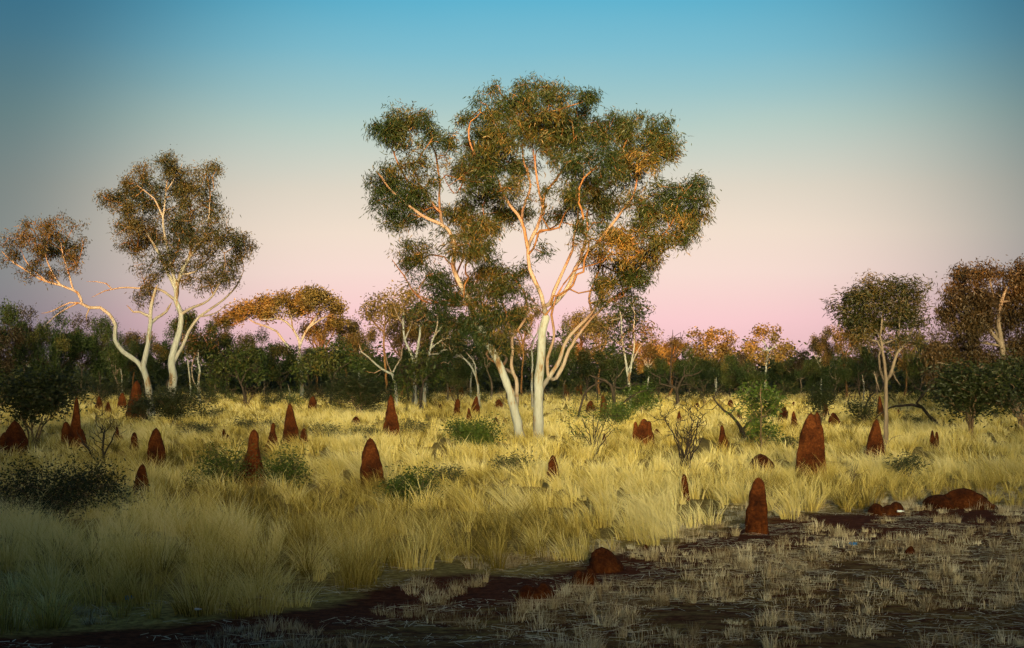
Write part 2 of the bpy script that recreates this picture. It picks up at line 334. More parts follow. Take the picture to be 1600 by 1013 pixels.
# ------------------------------------------------------------------ tree skeletons
def catmull(P, step):
    P = np.asarray(P, float)
    if len(P) < 2: return P
    Q = np.vstack([2 * P[0] - P[1], P, 2 * P[-1] - P[-2]])
    out = []
    for i in range(1, len(Q) - 2):
        n = max(1, int(round(np.linalg.norm(Q[i + 1] - Q[i]) / step)))
        for k in range(n):
            t = k / n
            out.append(.5 * ((2 * Q[i]) + (-Q[i - 1] + Q[i + 1]) * t + (2 * Q[i - 1] - 5 * Q[i] + 4 * Q[i + 1] - Q[i + 2]) * t * t + (-Q[i - 1] + 3 * Q[i] - 3 * Q[i + 1] + Q[i + 2]) * t ** 3))
    out.append(P[-1])
    return np.array(out)
class Sk:
    def __init__(s, cap=40000, step=.2):
        s.P = np.zeros((cap, 3)); s.L = np.zeros(cap); s.R = np.zeros(cap); s.par = np.full(cap, -1); s.T = np.zeros(cap, bool); s.D = np.zeros((cap, 3))
        s.ok = np.zeros(cap, bool); s.grp = np.zeros(cap, int); s.n = 0; s.step = step; s.tips = []
    def node(s, p, par, r=0, traced=False, ok=True, grp=None):
        i = s.n; s.n += 1
        s.P[i] = p; s.par[i] = par; s.R[i] = r; s.T[i] = traced; s.ok[i] = ok
        if par >= 0:
            d = s.P[i] - s.P[par]; l = np.linalg.norm(d); s.L[i] = s.L[par] + l; s.D[i] = d / (l + 1e-9)
            s.grp[i] = s.grp[par] if grp is None else grp
        else:
            s.D[i] = (0, 0, 1); s.grp[i] = grp or 0
        return i
    def limb(s, pts, r0, r1, root=False, ok_from=0.0, wob=.02, grp=None):
        pts = np.asarray(pts, float)
        par = -1
        if not root:
            d = np.linalg.norm(s.P[:s.n] - pts[0], axis=1); par = int(d.argmin()); pts = pts.copy(); pts[0] = s.P[par]
        C = catmull(pts, s.step)
        m = len(C)
        for k in range(m):
            if k == 0 and par >= 0: continue
            t = k / max(1, m - 1)
            p = C[k] + (rng.normal(0, wob, 3) * (1 if 0 < k < m - 1 else 0))
            par = s.node(p, par, r0 + (r1 - r0) * t ** .8, True, t >= ok_from, grp)
        return par
    def attach(s, p, wl=.35, jit=.12, minz=-9):
        n = s.n
        v = p - s.P[:n]; d = np.linalg.norm(v, axis=1) + 1e-6
        dot = (v * s.D[:n]).sum(1) / d
        cost = d * (1.25 - .35 * dot) * (1 + .06 * d / s.step) + wl * s.L[:n] * .35
        cost[~s.ok[:n]] += 50; cost[s.P[:n, 2] < minz] += 20
        i = int(cost.argmin()); dist = d[i]
        k = max(1, int(dist / s.step))
        a = s.P[i].copy(); c = a + s.D[i] * dist * .35 + np.array([0, 0, .12 * dist])
        par = i
        for q in range(1, k + 1):
            t = q / k
            pt = (1 - t) ** 2 * a + 2 * t * (1 - t) * c + t * t * p
            if q < k: pt = pt + rng.normal(0, jit * s.step, 3)
            par = s.node(pt, par)
        s.tips.append(par)
        return par
    def finish(s, rt=.006, pw=2.3, ratio=.75, cap=9.):
        n = s.n; a = np.zeros(n); child = np.zeros(n, int)
        for i in range(n): 
            if s.par[i] >= 0: child[s.par[i]] += 1
        for i in range(n - 1, -1, -1):
            if child[i] == 0 and not s.T[i]: a[i] = rt ** pw
            if s.par[i] >= 0: a[s.par[i]] += a[i]
        r = a ** (1 / pw)
        for i in range(n):
            if s.T[i]: r[i] = max(s.R[i], rt)
            elif s.par[i] >= 0:
                lim = r[s.par[i]] * (ratio if s.T[s.par[i]] else 1.0)
                r[i] = min(max(r[i], rt), max(lim, rt), cap)
        for i in range(n):
            if s.T[i] and s.R[i] > 0 and s.L[i] < .6: r[i] *= 1 + .45 * math.exp(-s.L[i] / .16)
        s.r = r; s.child = child; s.rmax = max(r.max(), 1e-3)
    def mesh(s, sel):
        """tubes for nodes where sel[i]; returns V, Q"""
        n = s.n; main = np.full(n, -1)
        for i in range(n):
            p = s.par[i]
            if p >= 0 and sel[i] and (main[p] < 0 or s.r[i] > s.r[main[p]]) and (s.T[i] or not s.T[p]): main[p] = i
        chains = []
        used = np.zeros(n, bool)
        for i in range(n):
            if not sel[i] or used[i]: continue
            p = s.par[i]
            if p >= 0 and main[p] == i and sel[p] : continue
            ch = [i] if p < 0 else [p, i]
            used[i] = True; c = i
            while main[c] >= 0:
                c = main[c]; ch.append(c); used[c] = True
            if len(ch) > 1: chains.append(ch)
        Vs, Qs, off = [], [], 0; As = []
        for ch in chains:
            P = s.P[ch]; R = s.r[ch].copy()
            if s.par[ch[1]] == ch[0] and s.par[ch[0]] >= -1 and len(ch) > 1 and not (s.par[ch[0]] < 0): R[0] = R[1] * 1.15
            R[-1] *= .4
            rm = R.max(); k = 10 if rm > .07 else 7 if rm > .03 else 4 if rm > .012 else 3
            T = np.gradient(P, axis=0); T /= np.linalg.norm(T, axis=1)[:, None] + 1e-9
            up = np.array([.31, .95, .05]); A = np.cross(T, up); A /= np.linalg.norm(A, axis=1)[:, None] + 1e-6
            B = np.cross(T, A)
            th = np.arange(k) * 2 * math.pi / k
            ring = P[:, None] + R[:, None, None] * (np.cos(th)[None, :, None] * A[:, None] + np.sin(th)[None, :, None] * B[:, None])
            if k >= 7: ring += R[:, None, None] * .10 * rng.normal(0, 1, (len(ch), k, 1)) * (ring - P[:, None]) / (R[:, None, None] + 1e-6) * .6
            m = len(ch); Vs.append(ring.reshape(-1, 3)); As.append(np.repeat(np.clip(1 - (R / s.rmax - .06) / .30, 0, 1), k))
            idx = off + np.arange(m * k).reshape(m, k); nxt = np.roll(idx, -1, 1)
            Qs.append(np.stack([idx[:-1].ravel(), nxt[:-1].ravel(), nxt[1:].ravel(), idx[1:].ravel()], 1)); off += m * k
        if not Vs: return None
        return np.vstack(Vs), np.vstack(Qs), np.concatenate(As)

def leaves(C, n, spread, ln, wd, droop=.7, cvar=None, flat=1.0):
    """n lance leaves round each centre"""
    m = len(C) * n
    c = np.repeat(C, n, 0)
    o = rng.normal(0, 1, (m, 3)) * spread * np.array([1, 1, flat])
    base = c + o
    cd = np.repeat(rng.normal(0, .8, (len(C), 3)), n, 0)
    ax = rng.normal(0, .75, (m, 3)) + cd; ax[:, 2] = ax[:, 2] * .6 - droop * 1.6; ax /= np.linalg.norm(ax, axis=1)[:, None]
    w = rng.normal(0, 1, (m, 3)); w -= (w * ax).sum(1)[:, None] * ax; w /= np.linalg.norm(w, axis=1)[:, None]
    l = ln * rng.uniform(.6, 1.3, m)[:, None]; ww = wd * rng.uniform(.7, 1.3, m)[:, None]
    nrm = np.cross(ax, w) * l * rng.uniform(-.2, .2, m)[:, None]
    V = np.stack([base, base + ax * l * .45 + w * ww * .5 + nrm, base + ax * l, base + ax * l * .45 - w * ww * .5 + nrm], 1).reshape(-1, 3)
    Q = np.arange(m * 4).reshape(m, 4)
    cv = rng.normal(.42, .12, len(C)) if cvar is None else cvar
    var = np.repeat(np.clip(np.repeat(cv, n) + rng.normal(0, .08, m), 0, 1), 4)
    return V, Q, var

def build_tree(name, base, limbs, clumps, D, label, cat='tree', group=None, sp=.0, leafm='leaf_gum', barkm='bark_white', twigm='bark_limb',
               tipd=80, nl=26, ln=.13, wd=.022, droop=.7, rt=.006, minz=-9, depthr=.8, wl=.35, seed=1, spread=None, step=.22, dz_sc=1.0, jit=.3, trunkname='trunk', merge=False, fwd=-.1, sunmul=1.0):
    """limbs: [(list of (px,py[,dz]), w0, w1, root?)] widths in photo px; clumps: [(cx,cy,rx,ry[,dz,dens])]"""
    global rng
    rng = np.random.default_rng(seed)
    pm = D / F
    base = np.asarray(base, float)
    sk = Sk(step=step)
    g = 0
    for lb in limbs:
        pts, w0, w1 = lb[:3]; root = len(lb) > 3 and lb[3]
        # smooth random depth drift
        P = []
        endz = rng.normal(fwd, .7) * dz_sc
        for k, p in enumerate(pts):
            dz = p[2] if len(p) > 2 else None
            q = at(p[0], p[1], D) - base
            if dz is None:
                if root: dz = 0.0 if k < 2 else endz * .3 * (k / len(pts))
                else: dz = endz * k / max(1, len(pts) - 1)
                if not root and sk.n and k == 0:
                    dd = np.linalg.norm((sk.P[:sk.n] - q)[:, [0, 2]], axis=1); j = int(dd.argmin()); z0 = sk.P[j, 1]
                if not root: dz = dz + (z0 if sk.n else 0)
            if dz != 0:
                q = at(p[0], p[1], D + dz) - base
            P.append(q)
        if root: g += 1
        sk.limb(P, w0 * pm / 2, w1 * pm / 2, root, .3 if root else .15, .01, g if root else None)
    lc = []
    cr = max([c[2] for c in clumps]) if clumps else 30
    stage = []
    for c in clumps:
        cx, cy, rx, ry = c[:4]
        dz = c[4] if len(c) > 4 and c[4] is not None else rng.normal(.45, 1.1) * dz_sc
        dens = c[5] if len(c) > 5 else 1.0
        ctr = at(cx, cy, D + dz) - base
        rr = np.array([rx * pm, (rx + ry) / 2 * pm * depthr, ry * pm])
        n = max(4, int(math.pi * rx * ry / tipd * dens))
        u = rng.normal(0, 1, (n, 3)); u /= np.linalg.norm(u, axis=1)[:, None]; u *= (rng.uniform(0, 1, n) ** .45)[:, None]
        stage.append((np.linalg.norm(ctr), ctr, u, rr))
    stage.sort(key=lambda q: q[0])
    for _, ctr, u, rr in stage:
        sk.attach(ctr - np.array([0, 0, rr[2] * .4]), wl, jit, minz)
    for _, ctr, u, rr in stage:
        ns = max(4, len(u) // 5)
        sub = u[:ns]; u = np.vstack([sub, sub[rng.integers(0, ns, len(u) - ns)] + rng.normal(0, .21, (len(u) - ns, 3))])
        order = np.argsort(np.linalg.norm(u, axis=1))
        cvn = min(max(rng.normal(.50, .07), .36), .60)
        for j in order:
            p = ctr + u[j] * rr
            if p[2] < .15: continue
            sk.attach(p, wl, jit, minz)
            lc.append((p, cvn))
    sk.finish(rt, cap=1.7 * pm)
    root = empty(name, base)
    tag(root, label, cat, group)
    n = sk.n; T = sk.T[:n]
    for gi in range(1, g + 1):
        r = sk.mesh((T | merge) & (sk.grp[:n] == gi))
        if r: link(trunkname, make_mesh(trunkname, r[0], r[1], r[2] * sunmul, M[barkm], True), root)
    for gi in range(1, (0 if merge else g) + 1):
        r = sk.mesh(~T & (sk.grp[:n] == gi))
        if r: link('branches', make_mesh('branches', r[0], r[1], r[2], M[twigm], True), root)
    if nl and lc:
        C = np.array([a for a, b in lc]); cv = np.array([b for a, b in lc]) + rng.normal(0, .06, len(lc))
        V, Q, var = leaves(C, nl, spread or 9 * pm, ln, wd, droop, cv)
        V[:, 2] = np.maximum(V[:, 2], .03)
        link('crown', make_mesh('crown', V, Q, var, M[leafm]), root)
    return root

DT = ground(828, 690)[1]
# ---- the big two-stemmed gum in the middle
big_limbs = [
    ([(842, 694), (841, 650), (842, 600), (845, 557), (848, 520), (853, 497)], 18, 12, True),
    ([(853, 497), (849, 475), (842, 453), (831, 430), (826, 408), (824, 387), (815, 346), (795, 319), (786, 304), (774, 272), (759, 254), (741, 239), (732, 215), (735, 190)], 8.5, 2.4),
    ([(815, 346), (818, 325), (829, 289), (819, 256), (815, 225)], 5, 2.5),
    ([(824, 390), (830, 375), (839, 355), (848, 325), (840, 290), (838, 262), (832, 230)], 7, 2.5),
    ([(846, 330), (852, 304), (864, 286), (882, 263), (894, 242), (897, 215)], 5, 2.5),
    ([(853, 497), (859, 475), (866, 456), (877, 430), (888, 408), (893, 390), (898, 366), (903, 334), (909, 319), (912, 290)], 7, 2.2),
    ([(855, 492), (866, 474), (882, 456), (896, 430), (905, 411), (915, 399), (932, 381), (953, 355), (974, 328), (989, 307), (998, 272), (1006, 251), (1018, 235)], 8, 2.2),
    ([(903, 400), (918, 360), (916, 337), (922, 319), (941, 300), (965, 280), (975, 250)], 5, 2.2),
    ([(893, 362), (905, 345), (925, 335), (945, 320), (965, 290)], 3.5, 2),
    ([(974, 328), (985, 322), (1000, 315), (1030, 300)], 4, 2),
    ([(848, 606), (858, 590), (874, 563), (880, 544), (893, 522), (912, 502), (928, 485), (946, 459), (965, 440), (990, 425), (1010, 405)], 8.5, 2.6),
    ([(850, 604), (868, 592), (880, 570), (889, 547), (905, 522), (920, 503), (935, 488), (955, 470), (985, 450), (1000, 430)], 7.5, 2.5),
    ([(923, 490), (921, 465), (927, 445), (935, 425), (940, 400)], 5, 2.5),
    ([(846, 585), (855, 560), (864, 535), (866, 515), (862, 492), (868, 465), (880, 445)], 6, 3),
    ([(928, 485), (950, 470), (975, 455), (1000, 440)], 6, 2),
    ([(853, 355), (870, 352), (885, 330), (905, 300)], 3.5, 1.6),
    ([(815, 694), (806, 650), (797, 615), (788, 588), (778, 565), (764, 540), (750, 512), (737, 485), (727, 462), (716, 438), (709, 415), (710, 387), (704, 366), (691, 352), (670, 343), (635, 319), (604, 290), (588, 268)], 16, 3, True),
    ([(691, 352), (687, 322), (687, 284), (682, 248), (674, 222), (668, 200)], 5.5, 2),
    ([(692, 350), (680, 325), (662, 300), (638, 284), (622, 255), (612, 230)], 4.5, 2),
    ([(723, 455), (712, 440), (716, 420), (722, 405), (728, 380)], 4, 2.5),
    ([(735, 478), (755, 488), (775, 510), (790, 530)], 5, 3),
    ([(806, 645), (808, 615), (806, 594), (799, 572), (801, 550), (800, 529), (810, 515), (819, 500), (823, 480), (818, 455), (800, 430)], 8, 3),
    ([(800, 533), (795, 510), (790, 490), (780, 465)], 5, 2.5),
    ([(800, 587), (785, 574), (765, 560), (760, 553), (766, 541), (759, 531), (745, 520)], 6, 3),
    ([(800, 566), (792, 560), (785, 554)], 5, 4),
    ([(724, 458), (700, 470), (672, 474), (650, 460), (630, 430), (612, 405)], 4, 1.5),
    ([(730, 250), (715, 300), (700, 290), (692, 270)], 2.5, 1.2),
]
big_clumps = [
    (632, 205, 48, 32, None, 1.1), (602, 205, 26, 26), (672, 212, 24, 26, None, .8), (645, 180, 26, 12, None, .9), (640, 250, 45, 26, None, .55), (596, 285, 30, 28), (615, 305, 38, 30), (650, 330, 44, 34, None, .9),
    (625, 348, 30, 22, None, .7), (660, 395, 46, 22, None, .7), (628, 410, 24, 16, None, .6), (655, 440, 34, 22, None, .6), (690, 470, 40, 20, None, .7), (700, 440, 24, 24, None, .6), (690, 235, 18, 30, None, .4),
    (742, 212, 32, 28), (730, 182, 20, 14, None, .8), (772, 238, 44, 40), (742, 270, 34, 36), (716, 330, 26, 22), (745, 345, 38, 32), (785, 335, 34, 30, None, .8), (735, 385, 30, 30), (765, 410, 34, 34), (780, 450, 32, 28), (805, 425, 24, 26, None, .7),
    (755, 470, 34, 26), (795, 490, 26, 22, None, .8), (770, 505, 30, 22), (722, 500, 28, 16, None, .6), (785, 530, 18, 16, None, .6), (735, 440, 26, 24, None, .8), (762, 300, 30, 26),
    (800, 148, 40, 26), (842, 142, 40, 22), (768, 172, 28, 20), (820, 188, 52, 38, None, 1.2), (785, 205, 34, 36), (875, 165, 38, 30), (912, 152, 20, 18), (860, 215, 44, 34, None, 1.2), (905, 200, 46, 40, None, 1.2), (945, 200, 40, 30, None, 1.1), (990, 205, 36, 32), (1028, 205, 34, 30), (1045, 232, 22, 26), (1010, 240, 34, 26), (965, 245, 44, 30),
    (925, 255, 44, 28), (815, 265, 28, 24, None, .8), (872, 262, 30, 18, None, .7), (890, 290, 28, 20, None, .8), (935, 290, 36, 24, None, .8), (985, 280, 30, 26, None, .8), (870, 340, 22, 14, None, .8), (800, 290, 26, 20, None, .8),
    (1060, 300, 42, 28), (1088, 300, 20, 26), (1075, 340, 34, 28), (1040, 350, 42, 30), (1050, 378, 34, 12, None, .8), (1000, 330, 34, 28, None, .9), (985, 375, 46, 32), (1010, 400, 28, 20), (965, 415, 40, 30), (985, 440, 34, 24), (945, 450, 24, 26, None, .8), (960, 465, 30, 20, None, .7), (1025, 320, 28, 26), (940, 340, 24, 22, None, .6),
    (905, 300, 34, 26, None, .8), (945, 322, 38, 26, None, .8), (850, 312, 26, 18, None, .45), (920, 368, 28, 22, None, .4), (955, 372, 30, 22, None, .7), (800, 330, 28, 24, None, .7), (705, 372, 22, 16, None, .5), (716, 268, 26, 28, None, .7), (704, 222, 16, 26, None, .6), (662, 285, 30, 24, None, .7), (885, 320, 26, 20, None, .6), (760, 355, 30, 26, None, .8),
    (742, 498, 26, 18, -.7, .7), (757, 525, 20, 16, -.6, .6), (785, 505, 22, 18, -.7, .6), (720, 470, 24, 20, -.5, .7), (785, 548, 14, 12, -.5, .4), (815, 470, 16, 24, -.4, .5),
    (850, 390, 18, 14, None, .5), (905, 350, 20, 16, None, .4), (930, 405, 20, 20, None, .6),
]
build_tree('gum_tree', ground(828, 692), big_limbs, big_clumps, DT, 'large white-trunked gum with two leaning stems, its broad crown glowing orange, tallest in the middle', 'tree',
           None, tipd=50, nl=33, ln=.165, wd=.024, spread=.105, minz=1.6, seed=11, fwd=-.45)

# ---- the two left gums
DL = 66.0
def gbase(px, D): 
    p = at(px, 600, D); p[2] = hgt(p[0], p[1]) - .05; return p
def by(D): return float(proj(0, D, 0)[1])
b_left1 = [
    ([(236, by(DL) + 2), (235, 625), (229, 592), (224, 573), (229, 550), (234, 517), (235, 495), (236, 481), (240, 462), (246, 445)], 13, 4, True),
    ([(225, 580), (214, 565), (193, 550), (180, 531), (181, 509), (171, 492), (157, 481), (140, 481), (128, 475), (122, 458), (95, 446), (62, 436), (41, 423), (17, 407), (2, 392)], 8, 2),
    ([(236, 505), (245, 497), (260, 487), (268, 473)], 6, 3),
    ([(235, 495), (218, 487), (208, 487), (198, 477)], 6, 2),
    ([(140, 481), (122, 473), (108, 473), (83, 486), (64, 490)], 4, 1), ([(118, 474), (91, 490), (73, 506)], 3, 1),
    ([(95, 446), (80, 425), (72, 400), (76, 375)], 3.5, 1.5), ([(70, 438), (45, 415), (35, 395)], 3, 1.4), ([(110, 452), (108, 430), (100, 405), (95, 380)], 3.5, 1.5),
    ([(134, 481), (135, 494), (135, 500)], 3, 1.5),
]
c_left1 = [(83, 356, 36, 20), (50, 378, 30, 20), (45, 350, 14, 10, None, .6), (100, 385, 32, 24), (75, 400, 32, 20, None, .8), (120, 408, 22, 14, None, .8), (20, 405, 18, 18, None, .8), (8, 380, 10, 14, None, .5), (55, 425, 26, 12, None, .7), (90, 430, 24, 14, None, .6), (130, 378, 10, 10, None, .4)]
build_tree('gum_tree', gbase(236, DL), b_left1, c_left1, DL, 'pale-trunked gum on the left whose long bent limb reaches to the photo edge', 'tree', None, tipd=42, nl=30, ln=.17, wd=.036, spread=.15, rt=.012, leafm='leaf_olive', seed=5, sunmul=.55, step=.35, minz=4.5)
DL2 = 68.0
b_left2 = [
    ([(268, by(DL2) + 2), (268, 615), (271, 590), (268, 570), (272, 545), (281, 515), (283, 492), (275, 470), (276, 457), (279, 440), (286, 419), (296, 402), (300, 370), (296, 340)], 15, 3, True),
    ([(272, 572), (285, 542), (296, 517), (312, 495), (332, 481), (350, 468), (368, 450), (380, 425)], 7, 2),
    ([(275, 462), (269, 440), (257, 415), (245, 390), (230, 365), (215, 340)], 7, 2), ([(279, 445), (268, 420), (262, 390), (255, 350), (258, 310), (262, 280)], 6, 2),
    ([(283, 490), (302, 480), (325, 470), (345, 440), (352, 410)], 5, 1.6), ([(296, 402), (315, 380), (325, 350), (328, 315)], 5, 1.6), ([(283, 428), (305, 425), (325, 405), (345, 385)], 4, 1.5),
    ([(269, 468), (249, 452), (216, 450), (177, 451), (155, 459), (143, 465)], 5, 1.2), ([(190, 450), (175, 452), (166, 443), (150, 440), (135, 440)], 3, .8),
    ([(312, 495), (335, 490), (352, 478), (374, 468)], 3, 1), ([(262, 340), (240, 310), (215, 290)], 3.5, 1.4), ([(262, 300), (275, 275), (285, 255)], 3, 1.2),
]
c_left2 = [(250, 248, 22, 10), (272, 262, 36, 20), (225, 262, 18, 10, None, .7), (212, 285, 26, 18), (186, 312, 32, 24), (165, 305, 14, 14, None, .6), (235, 310, 50, 32, None, 1.1), (288, 298, 42, 32, None, 1.1), (325, 272, 24, 24), (338, 262, 10, 10, None, .5), (332, 318, 24, 28), (200, 345, 34, 28), (240, 360, 46, 32, None, 1.1), (290, 365, 46, 34), (340, 372, 42, 28), (372, 372, 24, 26, None, .8), (380, 400, 16, 30, None, .6), (215, 385, 30, 22), (260, 410, 40, 22), (310, 405, 40, 24, None, .8), (350, 425, 32, 20, None, .6), (225, 430, 24, 18, None, .7), (240, 460, 26, 18, None, .5), (330, 445, 34, 18, None, .6), (365, 425, 20, 24, None, .6), (300, 440, 26, 18, None, .5), (385, 385, 12, 24, None, .5), (215, 470, 12, 18, None, .5), (285, 330, 40, 24)]
build_tree('gum_tree', gbase(268, DL2), b_left2, c_left2, DL2, 'tall pale-trunked gum on the left with a high domed crown and bare side limb', 'tree', None, tipd=40, nl=30, ln=.17, wd=.036, spread=.15, rt=.012, leafm='leaf_olive', seed=6, sunmul=.55, step=.35, minz=4.5)

# ---- thin pale gum on the right
DR = ground(1387, 708)[1]
r_limbs = [([(1387, 712), (1384, 680), (1384, 654), (1385, 621), (1385, 593), (1384, 571), (1379, 549), (1376, 525), (1378, 500), (1380, 480)], 9, 2.5, True),
    ([(1384, 608), (1380, 595), (1375, 577), (1373, 557), (1377, 543), (1380, 530)], 5, 3), ([(1386, 610), (1391, 588), (1396, 566), (1402, 552), (1413, 538), (1425, 515), (1432, 495)], 7, 2.5),
    ([(1384, 630), (1377, 613), (1370, 595), (1366, 580)], 4, 2), ([(1394, 588), (1400, 594), (1407, 602)], 4, 2.5), ([(1378, 535), (1368, 520), (1355, 500), (1340, 485), (1318, 480), (1303, 480)], 4, 1.5),
    ([(1398, 560), (1400, 535), (1400, 510), (1404, 485)], 4, 2), ([(1379, 515), (1390, 495), (1400, 470)], 3, 1.5), ([(1387, 700), (1398, 682), (1410, 680)], 1.6, .8)]
r_cl = [(1365, 505, 40, 16), (1405, 495, 36, 18, None, .7), (1335, 500, 24, 14), (1355, 455, 24, 12), (1395, 445, 26, 12), (1375, 450, 36, 16), (1345, 462, 26, 14), (1370, 472, 40, 18, None, 1.1), (1300, 480, 11, 8), (1320, 490, 18, 10, None, .7), (1335, 480, 24, 14), (1415, 450, 26, 14, None, .8), (1440, 462, 18, 16, None, .6), (1440, 485, 18, 18, None, .5), (1410, 475, 30, 18, None, .8), (1350, 500, 32, 18), (1385, 500, 34, 20, None, .8), (1420, 505, 28, 18, None, .6), (1340, 520, 20, 14, None, .7), (1365, 528, 22, 14, None, .6), (1400, 525, 24, 12, None, .5), (1425, 530, 16, 12, None, .5), (1452, 445, 8, 10, None, .4)]
build_tree('gum_tree', ground(1387, 710), r_limbs, r_cl, DR, 'young gum with a thin pale trunk and flat leafy crown on the right', 'tree', None, tipd=26, nl=13, ln=.15, wd=.024, spread=.10, rt=.004, leafm='leaf_olive', barkm='bark_grey', seed=8, dz_sc=.45, fwd=.1, droop=.4, minz=1.0, merge=True)

# ---- tall dark tree at the right edge
DK = 62.0
k_limbs = [([(1590, by(DK) + 2), (1585, 620), (1572, 575), (1566, 540), (1560, 505), (1565, 470), (1575, 445)], 15, 4, True), ([(1566, 545), (1550, 520), (1530, 490), (1510, 455)], 7, 2.5), ([(1580, 600), (1610, 560), (1620, 520)], 8, 4),
           ([(1585, 605), (1570, 590), (1548, 600), (1535, 612)], 5, 2), ([(1560, 545), (1530, 535), (1500, 525)], 5, 2)]
k_cl = [(1500, 605, 30, 16), (1540, 600, 34, 18), (1580, 610, 34, 20), (1470, 585, 22, 14), (1610, 600, 30, 24), (1455, 545, 18, 12), (1500, 428, 20, 14), (1495, 450, 22, 16), (1545, 428, 24, 16), (1585, 425, 28, 16), (1610, 440, 26, 20), (1515, 475, 34, 26), (1500, 500, 34, 20), (1545, 465, 24, 20, None, .7), (1580, 462, 30, 22), (1610, 490, 30, 40), (1480, 490, 16, 12), (1545, 500, 26, 18, None, .6), (1525, 520, 30, 16), (1485, 540, 30, 14), (1470, 560, 26, 14), (1520, 552, 36, 16), (1575, 505, 26, 24, None, .8), (1590, 545, 34, 24), (1560, 575, 34, 18), (1515, 580, 34, 16), (1600, 580, 30, 20)]
build_tree('dense_tree', gbase(1590, DK), k_limbs, k_cl, DK, 'tall dark rusty-leaved tree filling the right edge of the photo', 'tree', None, tipd=40, nl=46, ln=.17, wd=.05, spread=.20, rt=.012, leafm='leaf_rust', barkm='bark_grey', twigm='bark_grey', seed=9, fwd=.5, step=.4, minz=1.5)

# ---- glowing orange gum behind, centre left
DC = 118.0
c_limbs = [([(472, by(DC) + 1), (471, 590), (470, 573), (462, 560), (454, 547), (441, 530), (432, 518), (420, 512)], 7, 3, True), ([(470, 573), (468, 550), (468, 534), (457, 513), (440, 499), (423, 499), (405, 500)], 5, 2.5),
           ([(468, 540), (477, 520), (492, 499), (499, 485), (499, 465)], 4.5, 2), ([(482, 509), (500, 500), (512, 494), (522, 490)], 3.5, 2), ([(457, 513), (455, 495), (450, 480)], 3, 1.5), ([(425, 513), (400, 505), (385, 495), (380, 480)], 3, 1.5), ([(432, 500), (425, 485), (428, 475)], 2.5, 1.5), ([(385, 500), (370, 505), (360, 508)], 2.5, 1.5)]
c_cl = [(470, 466, 40, 12), (500, 470, 28, 14), (430, 474, 34, 12), (398, 480, 28, 14), (372, 492, 22, 14), (352, 500, 16, 12), (520, 482, 20, 12), (450, 486, 30, 10, None, .7), (408, 492, 24, 9, None, .7), (482, 485, 26, 8, None, .6), (530, 500, 18, 10)]
build_tree('spreading_gum', gbase(472, DC), c_limbs, c_cl, DC, 'spreading gum with bright orange-lit limbs and crown in the tree line, left of centre', 'tree', None, tipd=18, nl=26, ln=.26, wd=.10, spread=.24, rt=.02, leafm='leaf_gold', seed=10, step=.5, droop=.2, minz=4)

# ---- white-limbed cluster left of the big gum
def small(name, x, D, limbs, cl, label, **kw):
    a = dict(tipd=26, nl=12, ln=.26, wd=.08, spread=.26, rt=.015, step=.4, minz=2.5, droop=.5, seed=20, merge=True)
    a.update(kw)
    return build_tree(name, gbase(x, D), limbs, cl, D, label, 'tree', **a)
small('gum_tree', 607, 96, [([(607, by(96)), (604, 600), (602, 575), (600, 545), (600, 519), (602, 497), (598, 475)], 5, 2, True), ([(600, 520), (585, 505), (572, 490), (565, 478)], 3, 1), ([(601, 510), (612, 490), (618, 470)], 2.5, 1.2)],
      [(600, 470, 24, 12), (592, 490, 22, 14), (612, 488, 18, 16), (572, 488, 14, 12, None, .5), (620, 500, 20, 14), (580, 470, 10, 10, None, .5)], 'slim gum with an orange trunk and sparse crown left of the white-limbed cluster', seed=21, barkm='bark_limb', leafm='leaf_gold')
small('gum_tree', 644, 92, [([(646, by(92)), (648, 590), (644, 557), (633, 532), (630, 500), (632, 478), (636, 460)], 6, 2, True), ([(631, 505), (620, 490), (612, 470)], 3, 1), ([(633, 530), (645, 500), (648, 480)], 3, 1.2)],
      [(636, 465, 20, 14), (650, 478, 20, 14), (622, 480, 16, 14), (640, 495, 20, 14, None, .7), (615, 462, 12, 12, None, .5)], 'white-limbed gum leaning left with orange-lit crown, in the white-limbed cluster', seed=22, leafm='leaf_gold')
small('gum_tree', 652, 88, [([(650, by(88)), (648, 585), (650, 560), (655, 532), (657, 506), (664, 490)], 6, 3, True), ([(657, 510), (668, 500), (680, 495)], 3, 1.5)], [(665, 488, 22, 14), (655, 495, 16, 14), (682, 492, 16, 12)], 'gum with a straight pale trunk, middle of the white-limbed cluster', seed=23)
small('gum_tree', 665, 85, [([(663, by(85)), (664, 600), (666, 573), (673, 544), (679, 525), (695, 506), (708, 495)], 6, 2, True), ([(672, 548), (680, 540), (692, 530), (710, 528)], 3.5, 1.5), ([(679, 525), (684, 505), (682, 490)], 3, 1.5)], [(700, 500, 24, 14), (720, 515, 24, 14), (690, 515, 18, 12), (690, 545, 26, 18), (715, 540, 24, 18)], 'gum with a pale trunk leaning right, rightmost of the white-limbed cluster', seed=24)
small('dead_tree', 620, 84, [([(620, by(84)), (619, 615), (618, 600), (613, 585), (606, 582), (597, 577), (587, 569), (576, 558), (565, 550), (560, 535)], 6, 2, True), ([(614, 584), (620, 570), (627, 560), (628, 540)], 3, 1.5), ([(613, 583), (606, 570), (602, 550)], 2.5, 1), ([(600, 578), (585, 583), (570, 580)], 2, .8)], [(590, 548, 30, 10, None, .3), (625, 545, 12, 14, None, .3)], 'bare grey tree with a low limb bending left above the tall cone mound', nl=0, seed=25, twigm='bark_grey')
